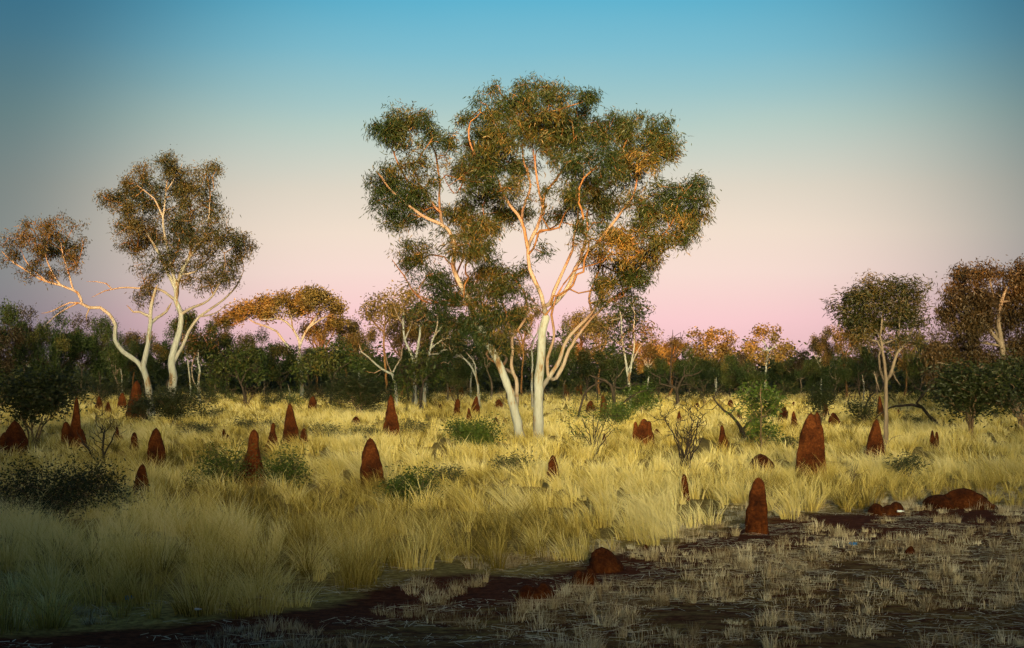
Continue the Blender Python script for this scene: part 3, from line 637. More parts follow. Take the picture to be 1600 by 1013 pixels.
small('gum_tree', 748, 80, [([(748, by(80)), (747, 605), (744, 590), (738, 575), (727, 562), (715, 555), (706, 552)], 4.5, 2, True), ([(743, 588), (742, 570), (732, 555), (724, 545)], 3, 1.5)], [(705, 545, 18, 12), (728, 540, 18, 12), (700, 565, 14, 10, None, .6)], 'small gum with speckled white limbs arching left just left of the big gum', seed=26)
small('dead_tree', 832, 75, [([(832, by(75)), (831, 600), (832, 570), (831, 545), (834, 530), (826, 518), (820, 508)], 4.5, 2, True), ([(833, 532), (840, 520), (842, 505)], 3, 1.5), ([(834, 532), (829, 540), (824, 530)], 2, 1)], [(832, 508, 12, 10, None, .2)], 'pale dead sapling with blue-grey forked tips touching the big gum trunk', nl=0, seed=27, twigm='bark_grey')
# ---- right of big gum
small('gum_tree', 984, 78, [([(986, by(78)), (984, 610), (982, 590), (978, 569), (975, 550), (971, 520), (971, 500), (968, 480)], 5, 2, True), ([(984, 595), (987, 565), (991, 540), (990, 515), (992, 490)], 3.5, 2), ([(982, 582), (986, 570), (998, 545), (1008, 532), (1020, 525)], 3, 1.2)],
      [(975, 488, 26, 16), (1000, 488, 18, 16), (955, 495, 14, 14, None, .7), (980, 512, 24, 16), (1005, 515, 16, 14), (1018, 522, 10, 8, None, .5), (965, 530, 16, 16, None, .5), (985, 470, 16, 10)], 'slender white-stemmed gum with hanging leaves right of the big gum', seed=28, ln=.22, wd=.06)
small('gum_tree', 1116, 130, [([(1120, by(130)), (1118, 590), (1114, 570), (1108, 558), (1100, 552), (1092, 545)], 5, 2.5, True), ([(1110, 560), (1118, 545), (1128, 535)], 3, 1.5), ([(1100, 552), (1105, 535), (1112, 525)], 3, 1.5)],
      [(1092, 524, 14, 8), (1110, 522, 12, 6), (1126, 522, 12, 7), (1140, 530, 9, 9), (1108, 535, 16, 8), (1125, 538, 18, 9), (1100, 547, 22, 8), (1135, 550, 16, 10), (1115, 556, 30, 10)], 'orange-lit gum with a split crown standing alone above the tree line, right of centre', seed=29, ln=.3, wd=.13, leafm='leaf_gold', tipd=20)
small('gum_tree', 1196, 130, [([(1196, by(130)), (1196, 590), (1198, 565), (1200, 550), (1196, 538), (1188, 528)], 5, 2, True), ([(1199, 552), (1212, 540), (1222, 536)], 3, 1.5), ([(1199, 550), (1185, 545), (1172, 545)], 3, 1.5)],
      [(1185, 520, 12, 8), (1200, 518, 16, 8), (1212, 528, 12, 8), (1228, 540, 12, 9), (1170, 545, 16, 9), (1178, 535, 12, 7), (1220, 550, 20, 9), (1185, 558, 26, 9), (1212, 558, 20, 8)], 'rounded open-crowned gum above the tree line behind the leafy sapling', seed=30, ln=.3, wd=.13, leafm='leaf_gold', tipd=20)

# ------------------------------------------------------------------ dark bare trees, saplings, bushes in the open
DBk = ground(950, 662)[1]
small('dead_tree', 958, DBk, [([(958, 664), (959, 633), (958, 615), (955, 602), (946, 595), (930, 590), (921, 586)], 8, 3, True), ([(899, 663), (906, 640), (912, 620), (920, 607), (934, 599), (944, 595)], 4, 3, True), ([(959, 640), (966, 636), (978, 626), (997, 614), (1015, 610)], 4, 1.2), ([(957, 608), (972, 607), (986, 600), (1002, 601)], 2.5, 1), ([(957, 610), (961, 598), (964, 586)], 3, 1.2), ([(930, 592), (933, 610), (933, 630)], 3, 2), ([(960, 640), (975, 640), (985, 655)], 2.5, 1)],
      [(985, 600, 34, 14, None, .5), (930, 585, 30, 10, None, .4), (1000, 622, 24, 12, None, .4), (965, 588, 16, 10, None, .5)], 'charred black tree with arching bare limbs and two stems right of the big gum', nl=0, barkm='bark_dark', twigm='bark_dark', rt=.006, seed=31, tipd=30, minz=.6, step=.25)
small('dead_tree', 1057, 88, [([(1058, by(88)), (1059, 626), (1056, 607), (1050, 604), (1047, 600)], 6, 4, True), ([(1054, 606), (1040, 602), (1031, 600), (1031, 590), (1024, 587), (1013, 580)], 4, 1.5), ([(1057, 612), (1063, 598), (1069, 588), (1082, 587), (1092, 582), (1100, 576)], 5, 1.5), ([(1069, 588), (1070, 575), (1076, 570)], 2.5, 1), ([(1048, 600), (1048, 575), (1050, 545), (1051, 515)], 3, 1.0), ([(1049, 560), (1060, 540), (1068, 520)], 2, .8)],
      [(1050, 560, 34, 18, None, .7), (1052, 530, 16, 16, None, .6), (1075, 530, 12, 12, None, .4), (1040, 585, 34, 12, None, .7), (1085, 600, 26, 18, None, .6), (1030, 610, 24, 14, None, .5)], 'leafless dark tree with upright twigs and a wide crooked fork, right of the charred tree', nl=0, barkm='bark_dark', twigm='twig', rt=.008, seed=32, tipd=14, minz=1.0, step=.3)
DBl = ground(1163, 684)[1]
small('dead_tree', 1163, DBl, [([(1166, 688), (1160, 674), (1152, 660), (1142, 648), (1132, 642), (1122, 632), (1115, 623)], 7, 2.5, True), ([(1162, 676), (1168, 664), (1177, 656), (1188, 653), (1199, 649), (1212, 643), (1224, 638)], 5, 1.5), ([(1142, 648), (1148, 638), (1158, 632)], 2.5, 1), ([(1115, 623), (1120, 610), (1130, 600)], 2, 1), ([(1122, 632), (1112, 640), (1100, 640)], 2, .8)],
      [(1125, 612, 18, 12, None, .4), (1215, 630, 14, 10, None, .4)], 'black limb forking low like a V behind the bright green sapling', nl=0, barkm='bark_dark', twigm='bark_dark', rt=.005, seed=33, tipd=26, minz=.3, step=.2)
DT1 = ground(1468, 671)[1]
small('dead_tree', 1466, DT1, [([(1470, 674), (1462, 660), (1451, 649), (1441, 637), (1432, 630)], 6, 4, True), ([(1441, 637), (1425, 632), (1410, 634), (1390, 637), (1378, 645), (1366, 655)], 5, 2), ([(1435, 632), (1446, 613), (1457, 599), (1475, 592), (1490, 580)], 4.5, 1.5), ([(1446, 613), (1430, 605), (1420, 590)], 3, 1), ([(1457, 599), (1455, 585), (1448, 575)], 2.5, 1), ([(1452, 604), (1480, 605), (1500, 600)], 3, 1)],
      [(1440, 595, 30, 18, None, .7), (1480, 590, 26, 16, None, .7), (1420, 610, 20, 14, None, .5), (1460, 620, 26, 12, None, .5)], 'black leafless tree sprawling right of the thin pale trunk with one long low limb', nl=0, barkm='bark_dark', twigm='bark_dark', rt=.008, seed=34, tipd=22, minz=.4, step=.25)
small('dead_tree', 1345, ground(1345, 655)[1], [([(1346, 657), (1345, 653), (1335, 648), (1328, 638), (1325, 628), (1328, 615)], 3.5, 1.5, True), ([(1344, 654), (1351, 648), (1354, 630), (1360, 618), (1370, 610), (1375, 600)], 4, 1.3)], [(1330, 612, 16, 10, None, .5), (1368, 600, 14, 10, None, .5)], 'thin black U-shaped sapling left of the thin pale trunk', nl=0, barkm='bark_dark', twigm='bark_dark', rt=.006, seed=35, minz=.5)
small('dark_tree', 516, ground(516, 637)[1], [([(515, 640), (517, 620), (520, 600), (523, 585), (522, 565)], 5, 2, True), ([(521, 595), (512, 580), (505, 565)], 3, 1.2), ([(522, 590), (532, 575), (545, 568)], 3, 1.2)], [(500, 560, 24, 16), (525, 555, 26, 16), (548, 562, 20, 14), (480, 570, 18, 12, None, .7), (520, 575, 34, 10, None, .6)], 'dark-stemmed leafy tree left of the feathery round shrub', barkm='bark_dark', twigm='bark_dark', seed=36, leafm='leaf_back')
small('dark_tree', 658, ground(660, 640)[1], [([(657, 640), (656, 628), (659, 612), (662, 597), (655, 585)], 6, 2.5, True), ([(661, 600), (668, 588), (680, 580)], 3, 1.2), ([(660, 605), (648, 598), (635, 590)], 3, 1)], [(650, 580, 24, 14, None, .8), (680, 578, 24, 14, None, .8), (635, 595, 24, 14, None, .8), (665, 565, 26, 12)], 'short tree with a crooked black trunk in front of the white-limbed cluster', barkm='bark_dark', twigm='bark_dark', seed=37, leafm='leaf_back')
small('dark_tree', 372, 92, [([(384, by(92)), (380, 610), (372, 590), (366, 572), (358, 560)], 5, 2, True), ([(375, 595), (385, 580), (395, 572)], 3, 1.2), ([(374, 592), (356, 585), (345, 580)], 3, 1.2)], [(350, 565, 26, 16), (378, 558, 28, 16), (400, 570, 24, 16), (345, 585, 22, 14, None, .8), (395, 590, 20, 12, None, .7)], 'leaning dark-stemmed tree between the tall left gum and the glowing orange gum', barkm='bark_dark', twigm='bark_dark', seed=38, leafm='leaf_back')
small('gum_tree', 312, 100, [([(312, by(100)), (310, 600), (312, 580), (309, 560), (312, 545), (310, 532)], 5, 2, True), ([(306, 610), (302, 595), (300, 575), (305, 550)], 2.5, 1)], [(312, 530, 24, 16), (330, 540, 22, 16), (300, 545, 16, 14, None, .6)], 'small gum with two bluish white stems right of the tall left gum', seed=39)
small('sapling', 1188, ground(1188, 706)[1], [([(1188, 708), (1189, 695), (1189, 680), (1189, 662), (1190, 640), (1188, 618), (1190, 600)], 3, 1.0, True), ([(1188, 700), (1180, 688), (1172, 678)], 1.8, .8), ([(1189, 698), (1198, 686), (1205, 676)], 1.8, .8), ([(1189, 660), (1178, 645), (1170, 632)], 1.5, .8), ([(1189, 655), (1202, 640), (1212, 628)], 1.5, .8)],
      [(1190, 668, 22, 20, None, .8), (1172, 672, 12, 14, None, .5), (1208, 670, 12, 16, None, .6), (1190, 635, 28, 20), (1168, 632, 18, 12, None, .8), (1212, 632, 18, 16, None, .8), (1190, 608, 24, 14, None, .9), (1165, 615, 14, 10, None, .5), (1150, 640, 14, 8, None, .4)], 'bright green leafy sapling with a thin stem behind the low domed mound', barkm='twig', twigm='twig', leafm='leaf_bush', rt=.004, ln=.11, wd=.035, spread=.09, nl=11, tipd=26, seed=40, step=.12, minz=.2, droop=.1)

def fan(name, x, y, w, h, n, label, cat='shrub', leaf=None, twig='twig', rt=.0035, nl=6, ln=.05, wd=.018, seed=50, tipd=None, r0=.012, stems=7, spread=.07, low=.15, depth=.7, crownname='foliage', dens=1.0, group=None):
    """multi-stemmed shrub: x,y ground pixel, w,h size in pixels"""
    global rng
    rng = np.random.default_rng(seed)
    b = ground(x, y); D = b[1]; pm = D / F; b[2] = hgt(b[0], b[1]) - .02
    W, H = w * pm / 2, h * pm
    sk = Sk(cap=30000, step=max(.06, H * .08))
    for k in range(stems):
        a = rng.uniform(0, 6.28); q = rng.uniform(.25, .75)
        e = np.array([math.cos(a) * W * q, math.sin(a) * W * q * depth, H * rng.uniform(.45, .75)])
        m = e * .5 + np.array([0, 0, .04 * H]) + rng.normal(0, .05 * W, 3)
        sk.limb([(0.02 * math.cos(a), 0.02 * math.sin(a), 0), m * np.array([.7, .7, .9]), e], r0, r0 * .5, True, .2, .01 * H, 1)
    u = rng.normal(0, 1, (n, 3)); u /= np.linalg.norm(u, axis=1)[:, None]; u *= (rng.uniform(0, 1, n) ** .4)[:, None]
    ns = max(8, n // 16); u = np.vstack([u[:ns], u[:ns][rng.integers(0, ns, len(u) - ns)] * rng.uniform(.7, 1.1, (len(u) - ns, 1)) + rng.normal(0, .17, (len(u) - ns, 3))])
    lump = np.array([1 + .45 * mnoise.noise(Vector(q) * 1.8 + Vector((seed, 0, 0))) for q in u])[:, None]
    C = u * lump * np.array([W, W * depth, H * .5 * (1 - low)]) + np.array([0, 0, H * (.5 + low * .5)])
    C = C[C[:, 2] > .03]
    C = C[np.argsort(np.linalg.norm(C, axis=1))]
    for c in C: sk.attach(c, .3, .3)
    sk.finish(rt)
    root = empty(name, b); tag(root, label, cat, group)
    r = sk.mesh(np.ones(sk.n, bool))
    link('stems', make_mesh('stems', r[0], r[1], r[2], M[twig], True), root)
    if leaf:
        V, Q, var = leaves(C, max(3, int(nl * .62)), spread * 1.15, ln, wd, .0, None)
        V[:, 2] = np.maximum(V[:, 2], .02)
        link(crownname, make_mesh(crownname, V, Q, var, M[leaf]), root)
    return root
fan('bare_bush', 1072, 742, 100, 126, 330, 'leafless twiggy bush fanning upward behind the small pointed mound', seed=51, stems=14, r0=.016, rt=.006, low=.35, twig='bark_dark')
fan('bare_bush', 928, 716, 96, 100, 200, 'sparse thin-leaved bush in the grass right of the big gum base', seed=52, stems=12, leaf='leaf_bush', nl=7, ln=.055, wd=.022, r0=.013, rt=.005, low=.2, twig='bark_dark')
fan('green_bush', 742, 703, 92, 44, 420, 'rounded bright green bush left of the big gum base', seed=53, leaf='leaf_bush', nl=26, ln=.07, wd=.028, spread=.09)
fan('green_bush', 640, 790, 96, 52, 260, 'low green bush in the grass right of the blunt cone mound', seed=54, leaf='leaf_bush', nl=20, ln=.06, wd=.018, spread=.08)
fan('green_bush', 450, 765, 70, 60, 220, 'low green bush in the grass right of the narrow-headed mound', seed=55, leaf='leaf_bush', nl=16, ln=.06, wd=.018, spread=.09)
fan('green_bush', 345, 770, 90, 72, 260, 'low olive bush in the grass left of the narrow-headed mound', seed=56, leaf='leaf_bush', nl=16, ln=.06, wd=.016, spread=.09)
fan('scrub_bush', 90, 815, 230, 92, 500, 'wide dark sprawling bush in the grass at the lower left', seed=57, leaf='leaf_dark', nl=24, ln=.05, wd=.018, spread=.08)
fan('scrub_bush', 55, 700, 120, 115, 420, 'dark bushy tree with thin twin stems between the two left mounds', seed=58, leaf='leaf_dark', nl=22, ln=.11, wd=.05, spread=.16, low=.45, r0=.03, rt=.006, stems=5)
fan('bare_bush', 160, 745, 105, 120, 150, 'black bare bush with two thick leaning limbs near the left mounds', seed=59, twig='bark_dark', stems=6, r0=.022, rt=.005, low=.2)
fan('round_shrub', 561, 650, 90, 66, 420, 'round feathery olive shrub on a black stem behind the small squat mound', seed=60, leaf='leaf_dark', nl=28, ln=.22, wd=.028, spread=.17, low=.25, r0=.04, rt=.008, stems=5)
fan('round_shrub', 268, 660, 86, 52, 300, 'dark shrub hiding the foot of the tall left gum', seed=61, leaf='leaf_dark', nl=26, ln=.14, wd=.035, spread=.15, r0=.02)
fan('round_shrub', 224, 662, 44, 42, 120, 'small dark shrub beside the tall shaded mound on the left', seed=62, leaf='leaf_dark', nl=20, ln=.12, wd=.035, spread=.15)
fan('round_shrub', 1284, 668, 32, 66, 130, 'upright feathery shrub rising behind the largest mound', seed=63, leaf='leaf_dark', nl=24, ln=.14, wd=.03, spread=.13, low=.3)
fan('green_bush', 960, 668, 62, 40, 170, 'green bush at the foot of the charred black tree', seed=64, leaf='leaf_bush', nl=20, ln=.1, wd=.03, spread=.12)
fan('green_bush', 1003, 648, 56, 44, 190, 'dense green bush behind the charred black tree', seed=65, leaf='leaf_bush', nl=24, ln=.13, wd=.045, spread=.15)
fan('round_shrub', 1350, 662, 52, 44, 120, 'feathery green shrub behind the dark mound beside the thin pale trunk', seed=66, leaf='leaf_dark', nl=20, ln=.13, wd=.03, spread=.14)
fan('scrub_bush', 1518, 684, 120, 118, 600, 'black-green leafy bush on thin trunks in front of the tall dark right tree', seed=67, leaf='leaf_dark', nl=26, ln=.13, wd=.05, spread=.17, low=.35, r0=.04, rt=.008, stems=6)
fan('scrub_bush', 1600, 672, 110, 110, 400, 'dark bush cut off by the right edge of the photo', seed=68, leaf='leaf_dark', nl=26, ln=.13, wd=.05, spread=.17, low=.35, r0=.04, rt=.008, stems=5)
salt = [(412, 676, 90, 26, 'grey-green saltbush behind the narrow-headed mound'), (505, 688, 84, 28, 'grey-green saltbush right of the tall stepped mound'), (640, 682, 72, 30, 'grey-green saltbush right of the tall cone mound'),
        (575, 686, 56, 22, 'grey-green saltbush under the small squat mound'), (300, 682, 80, 26, 'grey-green saltbush right of the tall left gum foot'), (1230, 702, 52, 20, 'low saltbush left of the largest mound'), (1420, 748, 70, 34, 'thin brown bush in the grass right of the thin pale trunk'),
        (330, 655, 60, 18, 'low dark saltbush near the small stump mound'), (1440, 668, 50, 26, 'low dry bush under the black leafless tree'), (700, 760, 70, 30, 'low rusty bush in the grass left of the big gum'), (800, 742, 60, 30, 'low brown bush in the grass in front of the big gum')]
for i, (x, y, w, h, lb) in enumerate(salt):
    fan('saltbush', x, y, w, h, 130, lb, seed=80 + i, leaf='leaf_salt', nl=12, ln=.07, wd=.02, spread=.06, r0=.01, group='low saltbushes in the grass')

# dry weed stalks in the grass
weeds = [(500, 800, 70, 70, 'thin dry weed left of the blunt cone mound'), (1330, 765, 60, 70, 'thin dry weed right of the largest mound'), (290, 790, 60, 60, 'thin dry weed right of the small front-left mound'), (790, 800, 60, 66, 'thin dry weed in the grass below the big gum'), (1210, 800, 50, 46, 'dry weed right of the front red mound')]
for i, (x, y, w, h, lb) in enumerate(weeds):
    fan('dry_weed', x, y, w, h, 60, lb, cat='weed', seed=110 + i, stems=5, r0=.005, rt=.002, low=.3, group='dry weeds in the grass')

# ------------------------------------------------------------------ generic back trees and shrubs
def proto_tree(seed, H, W, low, leafm, barkm, tips=300, nl=30, limbs=5):
    """returns dict of meshes; base at origin, height H, crown width W"""
    global rng
    rng = np.random.default_rng(seed)
    sk = Sk(cap=20000, step=.45)
    lean = rng.normal(0, .06, 2) * H
    top = np.array([lean[0], lean[1], H * .62])
    sk.limb([(0, 0, -.1), top * np.array([.3, .3, .33]) + np.append(rng.normal(0, .12, 2), 0), top * .66 + np.append(rng.normal(0, .2, 2), 0), top], .024 * H, .008 * H, True, .3, .03)
    cl = []
    for k in range(limbs):
        a = k * 2.4 + rng.uniform(0, .6); z = H * rng.uniform(low + .05, max(.55, low + .2)); rr = W / 2 * rng.uniform(.45, .8)
        e = np.array([math.cos(a) * rr, math.sin(a) * rr, z + H * rng.uniform(.12, .3)])
        s0 = top * (z / top[2]) * .9
        sk.limb([s0, s0 * .5 + e * .5 + np.array([0, 0, -.03 * H]), e], .012 * H, .005 * H, False, .1, .05)
        cl.append((e, rng.uniform(.10, .19)))
    for k in range(7):
        a = rng.uniform(0, 6.28); rr = W / 2 * rng.uniform(.1, .72); cl.append((np.array([math.cos(a) * rr, math.sin(a) * rr, H * rng.uniform(max(low, .35), .88)]), rng.uniform(.09, .18)))
    cl.append((np.array([lean[0], lean[1], H * .88]), .18))
    C, cv = [], []
    for c, r in cl:
        n = int(tips / len(cl)); u = rng.normal(0, 1, (n, 3)); u /= np.linalg.norm(u, axis=1)[:, None]; u *= (rng.uniform(0, 1, n) ** .4)[:, None]
        q = c + u * np.array([r * W, r * W, r * H * .62]); q = q[(q[:, 2] > .3) & (q[:, 2] < H * 1.02)]
        v = rng.normal(.42, .12); C += list(q); cv += [v] * len(q)
    C = np.array(C); cv = np.array(cv)
    for c in C[np.argsort(np.linalg.norm(C - np.array([0, 0, H * .3]), axis=1))]: sk.attach(c, .3, .3)
    sk.finish(.014)
    r = sk.mesh(np.ones(sk.n, bool)); V, Q, var = leaves(C, nl, .034 * H, .25, .10, .3, cv)
    return [('trunk', make_mesh('trunk', r[0], r[1], r[2], M[barkm], True)), ('crown', make_mesh('crown', V, Q, var, M[leafm]))]
def proto_shrub(seed, H, W, leafm, n=150, nl=18, bare=False):
    global rng
    rng = np.random.default_rng(seed)
    sk = Sk(cap=12000, step=.25)
    for k in range(6):
        a = rng.uniform(0, 6.28); q = rng.uniform(.2, .7)
        e = np.array([math.cos(a) * W / 2 * q, math.sin(a) * W / 2 * q, H * rng.uniform(.45, .8)])
        sk.limb([(0, 0, -.05), e * np.array([.4, .4, .55]), e], .028, .012, True, .2, .02, 1)
    u = rng.normal(0, 1, (n, 3)); u /= np.linalg.norm(u, axis=1)[:, None]; u *= (rng.uniform(0, 1, n) ** .4)[:, None]
    ns = 16; u = np.vstack([u[:ns], u[:ns][rng.integers(0, ns, len(u) - ns)] * rng.uniform(.75, 1.1, (len(u) - ns, 1)) + rng.normal(0, .17, (len(u) - ns, 3))])
    C = u * np.array([W / 2, W / 2, H * .48]) * (1 + .3 * np.sin(u[:, :1] * 5 + seed)) + np.array([0, 0, H * .52]); C = C[C[:, 2] > .08]
    for c in C[np.argsort(np.linalg.norm(C, axis=1))]: sk.attach(c, .3, .3)
    sk.finish(.009 if bare else .006)
    r = sk.mesh(np.ones(sk.n, bool)); out = [('stems', make_mesh('stems', r[0], r[1], r[2], M['twig'], True))]
    if not bare:
        V, Q, var = leaves(C, nl, .16, .17, .06, .1); V[:, 2] = np.maximum(V[:, 2], .02); out.append(('foliage', make_mesh('foliage', V, Q, var, M[leafm])))
    return out
PT = [proto_tree(201, 8, 7, .35, 'leaf_back', 'bark_grey'), proto_tree(202, 8, 6, .5, 'leaf_gold', 'bark_white', 230), proto_tree(203, 8, 7.5, .32, 'leaf_back', 'bark_dark', 280),  # leaf_gold: leaves with the orange evening sun painted in
      proto_tree(204, 8, 5.5, .48, 'leaf_gold', 'bark_limb', 180), proto_tree(205, 8, 7, .5, 'leaf_back', 'bark_white', 240), proto_tree(206, 8, 8, .32, 'leaf_rust', 'bark_grey', 240), proto_tree(207, 8, 6.5, .22, 'leaf_gum', 'bark_dark', 260)]
PS = [proto_shrub(301, 3, 3.6, 'leaf_dark', 120, 14), proto_shrub(302, 3, 3, 'leaf_bush', 110, 12), proto_shrub(303, 3, 4, 'leaf_back', 120, 14), proto_shrub(304, 3, 3.4, None, 170, bare=True), proto_shrub(305, 3, 3.8, 'leaf_salt', 100, 8)]
KIND_T = ['leafy green', 'pale-stemmed', 'dense dark', 'sparse orange-lit', 'white-stemmed', 'rusty', 'low-crowned']
KIND_S = ['dark bushy', 'bright green', 'green leafy', 'bare twiggy brown', 'grey-green']
ORD = ['', 'second ', 'third ', 'fourth ', 'fifth ', 'sixth ', 'seventh ', 'eighth ', 'ninth ', 'tenth ']
LM = [(-200, 'photo edge'), (250, 'left gum pair'), (440, 'orange-lit gum'), (640, 'white-limbed cluster'), (828, 'big gum'), (984, 'slender hanging gum'), (1116, 'split-crowned gum'), (1196, 'rounded open gum'), (1386, 'thin pale trunk'), (1590, 'right-edge tree')]
trees = [  # x, D, top y, width px, kind
    (-28, 92, 468, 100, 5), (8, 104, 478, 62, 2), (40, 112, 480, 56, 5), (70, 98, 506, 60, 2), (104, 106, 488, 56, 0), (130, 116, 494, 54, 5), (158, 108, 498, 52, 2), (186, 100, 512, 52, 0), (212, 118, 520, 46, 3), (228, 104, 535, 50, 6),
    (262, 112, 512, 54, 0), (300, 106, 492, 62, 4), (335, 118, 502, 50, 0), (352, 108, 520, 54, 6), (385, 104, 524, 58, 2), (412, 126, 518, 50, 0), (440, 108, 540, 60, 6), (500, 122, 500, 58, 3), (540, 128, 498, 50, 3), (520, 106, 530, 60, 0), (562, 118, 522, 56, 1), (485, 98, 545, 50, 6),
    (582, 100, 540, 58, 0), (625, 112, 505, 60, 3), (668, 108, 500, 60, 1), (640, 98, 545, 56, 6), (700, 104, 498, 60, 0), (735, 118, 506, 56, 4), (715, 96, 548, 50, 2), (768, 110, 492, 54, 0), (815, 124, 478, 44, 3), (790, 98, 530, 56, 6), (850, 104, 530, 50, 2), (880, 116, 515, 44, 0), (906, 128, 488, 44, 3), (938, 120, 492, 56, 3), (918, 100, 548, 50, 6),
    (960, 104, 540, 50, 0), (1012, 122, 540, 50, 1), (1045, 126, 530, 58, 3), (1030, 100, 560, 44, 2), (1076, 118, 545, 44, 0), (1100, 104, 562, 50, 6), (1140, 112, 556, 44, 2), (1160, 128, 552, 44, 5), (1175, 106, 568, 50, 0),
    (1222, 112, 566, 50, 6), (1250, 130, 548, 48, 5), (1285, 122, 528, 44, 1), (1268, 106, 562, 48, 2), (1322, 116, 512, 54, 3), (1305, 100, 560, 48, 0), (1345, 108, 540, 50, 6), (1372, 126, 530, 56, 5), (1412, 116, 522, 60, 3), (1440, 104, 535, 60, 2), (1462, 122, 516, 60, 5), (1480, 98, 552, 56, 0), (1515, 88, 560, 60, 2), (1550, 84, 565, 60, 0), (1640, 80, 470, 110, 5),
]
def rel(x):
    for (xa, na), (xb, nb) in zip(LM[:-1], LM[1:]):
        if xa <= x < xb: return xa, na, nb
    return LM[-1][0], 'right-edge tree', 'photo edge'
def place(items, protos, kinds, noun, name, group, cat, ph, pw):
    from collections import defaultdict
    bucket = defaultdict(list)
    for it in items: bucket[(rel(it[0])[0], it[4])].append(it)
    for b in bucket.values(): b.sort(key=lambda q: q[0])
    rr = np.random.default_rng(99)
    for it in items:
        x, D, top, w, k = it
        xa, na, nb = rel(x); b = bucket[(xa, k)]; i = b.index(it)
        pos = '' if len(b) == 1 else (ORD[i] + 'from left, ' if i else 'leftmost, ')
        lb = f'{kinds[k]} {noun}, {pos}between {na} and {nb}'
        base = gbase(x, D); topz = at(x, top, D)[2]; s = (topz - base[2]) / ph[k] * (1.06 if cat == 'tree' else 1)
        root = empty(name[k] if isinstance(name, list) else name, base)
        root.rotation_euler = (0, 0, rr.uniform(0, 6.28))
        wx = (w * 1.25 * D / F) / pw[k]; wx = min(max(wx, s * .6), s * 1.35)
        root.scale = (wx, wx, s)
        tag(root, lb, cat, group)
        for nm, me in protos[k]: link(nm, me, root)
place(trees, PT, KIND_T, 'tree', ['leafy_tree', 'gum_tree', 'dense_tree', 'gum_tree', 'gum_tree', 'rusty_tree', 'leafy_tree'], 'trees of the back tree line', 'tree', [8] * 7, [7, 6, 7.5, 5.5, 7, 8, 6.5])
shrubs = []
sr = np.random.default_rng(4)
xs = -30
while xs < 1640:
    y0 = float(np.interp(xs, [0, 300, 480, 700, 1000, 1300, 1600], [586, 592, 598, 590, 598, 600, 590]))
    k = int(sr.choice([0, 2, 1, 3, 4], p=[.24, .14, .14, .38, .10]))
    if xs < 300: k = int(sr.choice([0, 2]))
    if 980 < xs < 1180: k = int(sr.choice([3, 0, 3]))
    shrubs.append((xs, float(sr.uniform(82, 100)), y0 + float(sr.uniform(-12, 12)), float(sr.uniform(34, 62)), k))
    xs += float(sr.uniform(24, 40))
place(shrubs, PS, KIND_S, 'shrub', 'shrub', 'shrubs under the back tree line', 'shrub', [3] * 5, [3.6, 3, 4, 3.4, 3.8])

# far woodland that reads as one mass
def far_wood():
    global rng
    rng = np.random.default_rng(77)
    n = 2600
    y = rng.uniform(135, 230, n); x = rng.uniform(-.46, .46, n) * y
    h = 3.0 + 1.6 * np.sin(x * .07 + 1) * np.sin(y * .05) + rng.uniform(-1, 1.0, n)
    C = np.stack([x, y, h * rng.uniform(.1, 1, n) + .3], 1)
    V, Q, var = leaves(C, 46, .75, .55, .28, .2)
    V[:, 2] = np.maximum(V[:, 2], .02)
    tag(link('woodland', make_mesh('woodland', V, Q, var, M['leaf_dark'])), 'far dark woodland closing the horizon behind the tree line', 'woodland', None, 'stuff')
far_wood()
def shade_mass():  # unseen foliage, added to block sun and afterglow
    """two unseen leaf masses added to thin out the light on the outer thirds of the plain"""
    global rng
    rng = np.random.default_rng(78)
    n = 13000
    x = rng.uniform(-62, 60, n); y = rng.uniform(-20, -7, n)
    dn = np.interp(x, [-62, -34, -33, -22.5, -21.5, -17, -14, -8, -6, 8, 13, 25, 28, 60], [1, 1, .3, .3, .42, .5, 1, .9, 0, 0, .3, .3, 1, 1])
    keep = rng.uniform(0, 1, n) < dn
    x, y = x[keep], y[keep]
    C = np.stack([x, y, rng.uniform(.0, 1, len(x)) * np.interp(x, [-62, -34, -33, -22.5, -21.5, -14, -8, 9, 25, 27], [24, 20, 4.5, 4.5, 17, 15, 12, 5, 6, 22]) * (1 + .2 * np.sin(x * .4) * np.sin(y * .3 + 1)) + .3], 1)
    V, Q, var = leaves(C, 26, .7, .5, .26, .2)
    V[:, 2] = np.maximum(V[:, 2], .02)
    tag(link('added_shade_mass', make_mesh('added_shade_mass', V, Q, var, M['leaf_back'])), 'unseen leaf masses added beside the viewpoint to thin the light', 'woodland', None, 'stuff')
shade_mass()
for px, D, h, lb in [(190, 100, 60, 'thin pale dead pole left of the two pale left gums'), (1349, 100, 46, 'thin white dead pole left of the thin pale trunk'), (452, 100, 30, 'thin white dead pole under the glowing orange gum')]:
    small('dead_pole', px, D, [([(px, by(D)), (px + 1, by(D) - h * .5), (px - 2, by(D) - h)], 2.6, 1.4, True), ([(px, by(D) - h * .6), (px + 3, by(D) - h * .75)], 1.2, .8)], [], lb, nl=0, seed=int(px))

